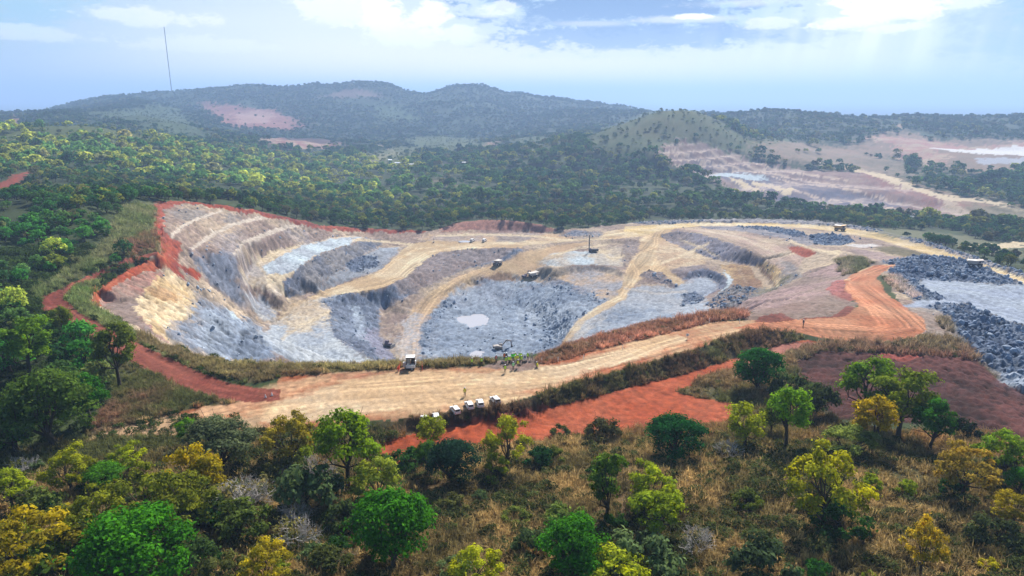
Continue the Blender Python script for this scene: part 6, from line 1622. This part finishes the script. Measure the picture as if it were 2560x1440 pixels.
# ------------------------------------------------------------------ mine machines
def haul_truck(label, paint, cabcol):
    t = thing('haul_truck', label, 'dump truck', 'haul trucks')
    MB().box(-4.2, 3.6, -1.1, 1.1, 1.2, 2.0).box(1.8, 4.3, -2.3, 2.3, 1.5, 2.7).build('chassis', M['dark'], t)
    bd_ = MB()   # tray with canopy reaching over the cab
    bd_.prism([(-5.0, 3.6), (-3.2, 2.3), (1.3, 2.5), (2.0, 4.6), (4.6, 5.2), (4.6, 5.4), (1.75, 4.95), (1.0, 4.75), (-5.0, 4.3)], -2.9, 2.9)
    bd_.build('dump_body', paint, t, .05)
    MB().box(-4.6, 1.0, -2.6, 2.6, 4.3, 4.75, (.96, .9)).build('load', M['cream'], t)
    MB().box(1.9, 3.5, -.2, 2.0, 2.7, 4.35).build('cab', cabcol, t, .05)
    MB().box(3.5, 3.54, 0, 1.8, 3.3, 4.15).box(2.1, 3.3, 2.0, 2.04, 3.3, 4.15).build('cab_window', M['glass'], t)
    MB().box(1.9, 4.2, -2.3, 2.3, 2.7, 2.82).build('deck', paint, t)
    MB().box(4.3, 4.42, -1.2, 1.2, 1.5, 2.6).build('grille', M['dark'], t)
    r_ = MB()
    for y in (-2.25, 2.25): r_.bar((2.0, y, 2.82), (4.2, y, 3.7), .05, 4).bar((4.2, y, 2.82), (4.2, y, 3.7), .05, 4)
    r_.bar((4.2, -2.25, 3.7), (4.2, 2.25, 3.7), .05, 4).build('handrail', M['steel'], t)
    for y in (-1.7, 1.7): MB().box(4.42, 4.46, y - .25, y + .25, 1.9, 2.2).build('headlight', M['board'], t)
    for x, ys in ((2.7, (-2.35, 2.35)), (-2.4, (-2.5, -1.5, 1.5, 2.5))):
        for y in ys:
            w = MB().cyl((x, y, 1.3), 'y', 1.3, .85, 20).build('wheel', M['rubber'], t); MB().cyl((x, y, 1.3), 'y', .65, .9, 12).build('rim', paint, w)
    return t
put(haul_truck('haul truck with whitish bed coming down the middle ramp', M['cream'], M['cream']), 1244, 663, (-.55, -.84), 0, .72)
put(haul_truck('haul truck being loaded at the foot of the middle ramp', M['cream'], M['purple']), 1333, 693, (.86, .5), 0, .70)
put(haul_truck('yellow haul truck on the far haul road by the bank of stones', M['yellow'], M['dark']), 2099, 577, (.80, -.60), 0, .9)
put(haul_truck('haul truck with pale bed at the right behind blue boulders', M['tray'], M['purple']), 2436, 667, (.90, -.42), 0, .72)
def excavator(label, paint):
    t = thing('excavator', label, 'excavator', 'excavators in the pit')
    for s_ in (-1, 1):
        tk = MB().prism([(-2.3, .2), (-2.6, .6), (-2.3, 1.0), (2.3, 1.0), (2.6, .6), (2.3, .2), (2.0, 0), (-2.0, 0)], s_ * 1.5 - .35, s_ * 1.5 + .35).build('track', M['dark'], t)
        for x in (-1.9, 0, 1.9): MB().cyl((x, s_ * 1.5, .5), 'y', .35, .74, 10).build('roller', M['steel'], tk)
    MB().cyl((0, 0, 1.15), 'z', 1.0, .35, 14).build('turntable', M['dark'], t)
    MB().prism([(-3.2, 1.35), (1.7, 1.35), (1.7, 2.3), (-1.0, 2.9), (-3.2, 2.6)], -1.5, 1.5).build('house', paint, t, .08)
    MB().box(-3.6, -2.9, -1.45, 1.45, 1.4, 2.5).build('counterweight', M['dark'], t, .08)
    cb_ = MB().box(.4, 2.0, .6, 1.55, 1.4, 3.3).build('cab', paint, t, .06); MB().box(2.0, 2.03, .7, 1.45, 1.9, 3.1).box(.6, 1.9, 1.55, 1.58, 2.1, 3.1).build('cab_window', M['glass'], cb_)
    MB().prism([(1.2, 2.0), (1.8, 1.9), (4.6, 5.4), (7.2, 5.0), (7.2, 5.6), (4.3, 6.1)], -.35, .35).build('boom', paint, t)
    MB().prism([(6.8, 5.7), (7.5, 5.5), (8.0, 2.2), (7.5, 2.2)], -.28, .28).build('stick', M['purple'], t)
    MB().prism([(7.3, 2.3), (8.4, 2.3), (8.7, 1.2), (7.9, .5), (7.0, .9), (7.2, 1.2)], -.8, .8).build('bucket', M['dark'], t)
    MB().bar((1.6, .45, 1.9), (4.0, .45, 4.6), .12, 6).bar((4.6, 0, 6.1), (6.9, 0, 6.0), .12, 6).build('hydraulic_ram', M['chrome'], t)
    return t
put(excavator('dusty grey excavator digging below the lookout in the deep pit', M['tray']), 1247, 874, (1, .12), 0, .85)
put(excavator('dusty dark excavator loading the haul truck at the ramp foot', M['purple']), 1313, 694, (.6, .6), 0, .7)
dz_ = thing('bulldozer', 'dark dusty bulldozer at the bottom of the blue pit', 'bulldozer')
for s_ in (-1, 1):
    MB().prism([(-2.2, .3), (-1.8, 1.1), (.2, 1.3), (2.0, .9), (2.3, .4), (2.0, 0), (-1.9, 0)], s_ * 1.2 - .3, s_ * 1.2 + .3).build('track', M['dark'], dz_)
MB().box(-1.8, 2.2, -.85, .85, .7, 2.0).build('engine_cover', M['purple'], dz_, .06)
cb_ = MB().box(-1.4, .4, -.8, .8, 2.0, 3.4, (.9, .9)).build('cab', M['purple'], dz_, .05); MB().box(.3, .42, -.65, .65, 2.3, 3.1).build('cab_window', M['glass'], cb_)
MB().prism([(3.0, .1), (3.25, .1), (3.15, .8), (3.3, 1.6), (3.05, 1.6), (2.9, .8)], -2.1, 2.1).build('blade', M['steel'], dz_)
for s_ in (-1, 1): MB().bar((0, s_ * 1.6, .6), (3.0, s_ * 1.6, .6), .14, 6).build('push_arm', M['dark'], dz_)
MB().prism([(-2.2, .9), (-3.2, 1.5), (-3.3, .2), (-3.1, .2), (-3.0, 1.1), (-2.2, .6)], -.25, .25).build('ripper', M['dark'], dz_)
put(dz_, 970, 866, (.9, -.4), 0, .95)
dr = thing('drill_rig', 'dark drill rig with tall mast on the pale drilling bench', 'drill rig')
for s_ in (-1, 1): MB().prism([(-2.6, .3), (-2.2, .9), (2.2, .9), (2.6, .4), (2.2, 0), (-2.2, 0)], s_ * 1.2 - .3, s_ * 1.2 + .3).build('track', M['dark'], dr)
MB().box(-1.0, 3.8, -1.1, 1.1, .95, 2.5).build('engine_house', M['dark'], dr, .05)
MB().box(-2.3, -1.1, -.1, 1.1, .95, 2.9).build('cab', M['purple'], dr, .04)
ml = MB()
for x in (-2.9, -2.4):
    for y in (-.25, .25): ml.bar((x, y, .5), (x, y, 12.2), .07, 4)
for i in range(13): ml.bar((-2.9, -.25, .6 + .9 * i), (-2.4, .25, 1.5 + .9 * i), .045, 3).bar((-2.9, .25, 1.5 + .9 * i), (-2.4, -.25, .6 + .9 * i), .045, 3)
ml.build('mast', M['dark'], dr)
MB().bar((-2.65, 0, .2), (-2.65, 0, 11.5), .12, 6).build('drill_rod', M['steel'], dr)
MB().box(-3.0, -2.3, -.35, .35, 6.0, 7.2).build('drill_head', M['dark'], dr)
MB().bar((-2.4, 0, 6.0), (1.5, 0, 2.5), .08, 5).bar((3.2, .6, 2.5), (4.6, .6, 3.2), .1, 5).build('brace', M['steel'], dr)
put(dr, 1482, 631, (1, .1), 0, 1.0)
def light_tower(px, py, label):
    t = thing('light_tower', label, 'lighting tower', 'mobile light towers in the pit')
    MB().box(-.8, .8, -.6, .6, .4, 1.4).build('generator_box', M['cream'], t, .04); MB().bar((0, 0, 1.4), (0, 0, 3.6), .08, 5).build('pole', M['dark'], t)
    MB().box(-.6, .6, -.1, .1, 3.4, 3.8).build('lamp_bar', M['dark'], t)
    for y in (-.6, .6): MB().cyl((0, y, .3), 'y', .3, .18, 12).build('wheel', M['rubber'], t)
    put(t, px, py, (1, .3), 0, .8)
light_tower(1519, 735, 'small light tower beside the right hand pit road')
light_tower(1084, 607, 'small white light tower at the top of the first ramp')
light_tower(2272, 731, 'small pale box beside the green strip under the rock bank')

# ------------------------------------------------------------------ buildings and tanks in the valley
def house(px, py, Lx, Ly, H_, head, roofmat, label, nm='house'):
    Lx *= .72; Ly *= .72; H_ *= .72
    h = thing(nm, label, 'house', 'buildings in the valley')
    MB().box(-Lx / 2, Lx / 2, -Ly / 2, Ly / 2, -1, H_).build('wall', M['wall'], h)
    MB().add([(-Lx / 2 - .5, -Ly / 2 - .6, H_ - .1), (Lx / 2 + .5, -Ly / 2 - .6, H_ - .1), (Lx / 2 + .5, Ly / 2 + .6, H_ - .1), (-Lx / 2 - .5, Ly / 2 + .6, H_ - .1), (-Lx / 2 - .5, 0, H_ + Ly * .28), (Lx / 2 + .5, 0, H_ + Ly * .28)], [(0, 1, 5, 4), (2, 3, 4, 5), (0, 4, 3), (1, 2, 5), (3, 2, 1, 0)]).build('roof', roofmat, h)
    for i in range(max(2, int(Lx / 4))):
        x = -Lx / 2 + (i + .5) * Lx / max(2, int(Lx / 4)); MB().box(x - .6, x + .6, -Ly / 2 - .05, -Ly / 2, 1.0, 2.3).build('window', M['glass'], h)
    x, y, z = ground_at(px, py); h.location = (x, y, float(height(x, y)) + 2.5); h.rotation_euler = (0, 0, head)
    MB().box(-Lx / 2 - 1, Lx / 2 + 1, -Ly / 2 - 1, Ly / 2 + 1, -6, -1).build('plinth', M['cream'], h)
for a in ((995, 415, 14, 7, 4, .1, M['board'], 'white roofed long building left of the village row'), (1012, 418, 10, 6, 3.5, -.2, M['board'], 'white building second in the village row'), (1030, 419, 12, 7, 4, .05, M['wall'], 'pale building third in the village row'),
          (1048, 421, 9, 6, 3.5, .3, M['roof_red'], 'reddish roofed building at the right end of the village row'), (975, 407, 8, 6, 3.5, .4, M['board'], 'small white hut above the village row'), (1178, 415, 13, 9, 5, .5, M['roof_red'], 'red roofed house alone among dark trees'), (1160, 413, 8, 6, 3, .2, M['wall'], 'small pale house left of the red roofed house')): house(*a)
def tank(px, py, r_, label):
    t = thing('settling_tank', label, 'tank', 'settling tanks behind the trees'); x, y, z = ground_at(px, py); t.location = (x, y, float(height(x, y)))
    n = 28; v, f = [], []
    for rr_, zz_ in ((r_, -1), (r_, 4.6), (r_ - .5, 4.6), (r_ - .5, 3.4)):
        for k in range(n): v.append((rr_ * math.cos(6.2832 * k / n), rr_ * math.sin(6.2832 * k / n), zz_))
    for i in range(3):
        for k in range(n): f.append((i * n + k, i * n + (k + 1) % n, (i + 1) * n + (k + 1) % n, (i + 1) * n + k))
    MB().add(v, f).build('tank_wall', M['board'], t); MB().cyl((0, 0, 3.2), 'z', r_ - .52, .4, n).build('water', plain('tank_water', (.45, .62, .68), .15), t)
tank(2268, 553, 7.5, 'left and smaller of two round white tanks behind trees'); tank(2338, 558, 13, 'right and wider of two round white tanks behind trees')

# ------------------------------------------------------------------ standing water in the pit
WAT, t, b = new_mat('muddy_water', .12); b.inputs['Base Color'].default_value = (.42, .40, .42, 1); b.inputs['Specular IOR Level'].default_value = .6
for nm, z0, pw in POND_SHEETS:
    me = bpy.data.meshes.new('pond'); me.from_pydata([(x, y, z0) for x, y in pw], [], [tuple(range(len(pw)))]); me.materials.append(WAT)
    bm = bmesh.new(); bm.from_mesh(me); bmesh.ops.recalc_face_normals(bm, faces=bm.faces)
    if bm.faces[:][0].normal.z < 0: bmesh.ops.reverse_faces(bm, faces=bm.faces)
    bm.to_mesh(me); bm.free()
    o = bpy.data.objects.new('pond', me); COL.objects.link(o); o['kind'] = 'structure'

# ------------------------------------------------------------------ boulders
def rock_mesh(seed):
    g = np.random.default_rng(seed); bm = bmesh.new(); bmesh.ops.create_icosphere(bm, subdivisions=1, radius=1)
    dirs = g.normal(size=(7, 3)); dirs /= np.linalg.norm(dirs, axis=1)[:, None]; cut = .55 + .35 * g.random(7)
    for v in bm.verts:
        p = np.array(v.co) * (1 + .18 * g.normal())
        for d_, c_ in zip(dirs, cut):
            k = p @ d_ - c_
            if k > 0: p = p - d_ * k
        v.co = p * (1.2, 1.0, .8)
    me = bpy.data.meshes.new('boulder'); bm.to_mesh(me); bm.free(); return me
ROCK = {}
for nm, c1, c2 in (('blue', (.075, .10, .16), (.27, .33, .43)), ('pale', (.18, .22, .30), (.38, .43, .50))):
    m, t, b = new_mat(nm + '_rock', .9); tc = t.node('ShaderNodeTexCoord'); oi = t.node('ShaderNodeObjectInfo')
    k = t.math('ADD', t.math('MULTIPLY', oi.outputs['Random'], .75), t.math('MULTIPLY', t.noise(tc.outputs['Object'], 2.2, 4, .6), .4))
    t.link(t.mix(k, c1 + (1,), c2 + (1,)), b.inputs['Base Color'])
    ROCK[nm] = []
    for i in range(5):
        me = rock_mesh(i + 7); me.materials.append(m); ROCK[nm].append(me)
nr = 95000
r = np.sqrt(rng.random(nr) * (620 ** 2 - 150 ** 2) + 150 ** 2); a = (rng.random(nr) - .5) * 1.45
x, y = r * np.sin(a), r * np.cos(a); ct = cat_at(x, y)
fi = np.clip(np.rint(np.interp(np.log(np.hypot(x, y)), LOGR, np.arange(NR))), 0, NR - 1).astype(int); fj = np.clip(np.rint((np.arctan2(x, y) - AZ[0]) / (AZ[1] - AZ[0])), 0, NA - 1).astype(int)
rg_ = rough.reshape(NR, NA)[fi, fj]
p_ = np.where(ct == RUBBLE, np.clip(rg_ * 1.1, 0, 1) * np.where(x < 100, .55, 1.0), np.where((ct == PIT), np.clip(rg_ - .22, 0, 1) * .6, 0))
k = rng.random(nr) < p_
x, y, r, ct = x[k], y[k], r[k], ct[k]; n = len(x); z = height(x, y)
sz = .17 + 1.1 * rng.random(n) ** 6.0 + .26 * rng.random(n)
sz *= np.where(ct == RUBBLE, 1.0, .7)
vis = seen(x, y, z + .5)
app = np.where(vis, sz / r, 0)
solo = np.zeros(n, bool); solo[np.argsort(-app)[:290]] = True
rot = rng.random((n, 3)) * 6.28; pick = rng.integers(0, 5, n)
ROCKMARKS = [(*ground_at(px, py)[:2], nm) for px, py, nm in ((2300,660,'on the rock bank at the top of the orange bend'), (2450,690,'on the rock bank before the truck with pale bed'), (2300,730,'on the rock bank curving beside the blue yard'), (2400,800,'on the near rock heap above the grey verge'), (2520,860,'on the near rock heap at the right edge'), (2520,950,'at the lowest foot of the rock heap, right edge'),
    (2090,600,'in the blue heap below the far haul road'), (1930,565,'in the dark strip under the far haul road'), (2200,578,'on the stone bank along the far haul road'), (2350,615,'on the stone bank beyond the right truck'), (1640,557,'on the stone bank at the far left of the haul road'), (1460,585,'in the small blue heap by the red far face'),
    (900,660,'in the dark heap on the upper left bench'), (1120,850,'on the deep floor left of the pond'), (1330,850,'on the deep floor near the digging excavator'), (1420,760,'on the deep floor right of the pond'), (1200,730,'on the deep floor beyond the pond'), (1640,700,'in the dark heap beside the spur road'), (1740,750,'in the scoop at the right of the pit'), (1850,740,'on the grey stony slope below the ochre ramp'), (900,800,'on the blue wall left of the second ramp'))]
for i in np.nonzero(solo)[0]:
    pale = rng.random() < (.7 if (ct[i] == PIT or (x[i] < 100)) else .12)
    o = bpy.data.objects.new('boulder', ROCK['pale' if pale else 'blue'][pick[i]]); COL.objects.link(o)
    o.location = (x[i], y[i], z[i] + .2 * sz[i]); o.rotation_euler = rot[i]; o.scale = (sz[i],) * 3
    where = min(ROCKMARKS, key=lambda l: math.hypot(l[0] - x[i], l[1] - y[i]))[2]
    o['label'] = '%s blasted boulder %s' % ('pale grey' if pale else 'blue grey', where); o['category'] = 'boulder'; o['group'] = '%s boulders %s' % ('pale' if pale else 'blue grey', where)
ns = ~solo
scatter('loose_rocks', ROCK['blue'] + ROCK['pale'], np.stack([x, y, z + .15 * sz], 1)[ns], rot[ns], np.repeat(sz[ns, None], 3, 1), np.where(rng.random(n) < np.where((ct == PIT) | (x < 100), .75, .2), pick + 5, pick)[ns], np.ones((n, 3))[ns])
print('things', round(time.time() - T0, 1))
# ------------------------------------------------------------------ the hazy air
hz = bpy.data.materials.new('haze'); hz.use_nodes = True
ht = NT(hz.node_tree); ht.n.clear()
pv = ht.node('ShaderNodeVolumePrincipled')
pv.inputs['Color'].default_value = (.43, .62, .96, 1)
pv.inputs['Density'].default_value = HAZE_DENSITY
pv.inputs['Anisotropy'].default_value = 0.2
ho = ht.node('ShaderNodeOutputMaterial'); ht.link(pv.outputs[0], ho.inputs['Volume'])
me = bpy.data.meshes.new('haze')
S, LO, HI = 27000.0, -112.0, 372.0
me.from_pydata([(x, y, z) for z in (LO, HI) for y in (-S, S) for x in (-S, S)], [], [(0, 2, 3, 1), (4, 5, 7, 6), (0, 1, 5, 4), (2, 6, 7, 3), (0, 4, 6, 2), (1, 3, 7, 5)])
me.materials.append(hz)
o = bpy.data.objects.new('haze', me); COL.objects.link(o); o['kind'] = 'stuff'
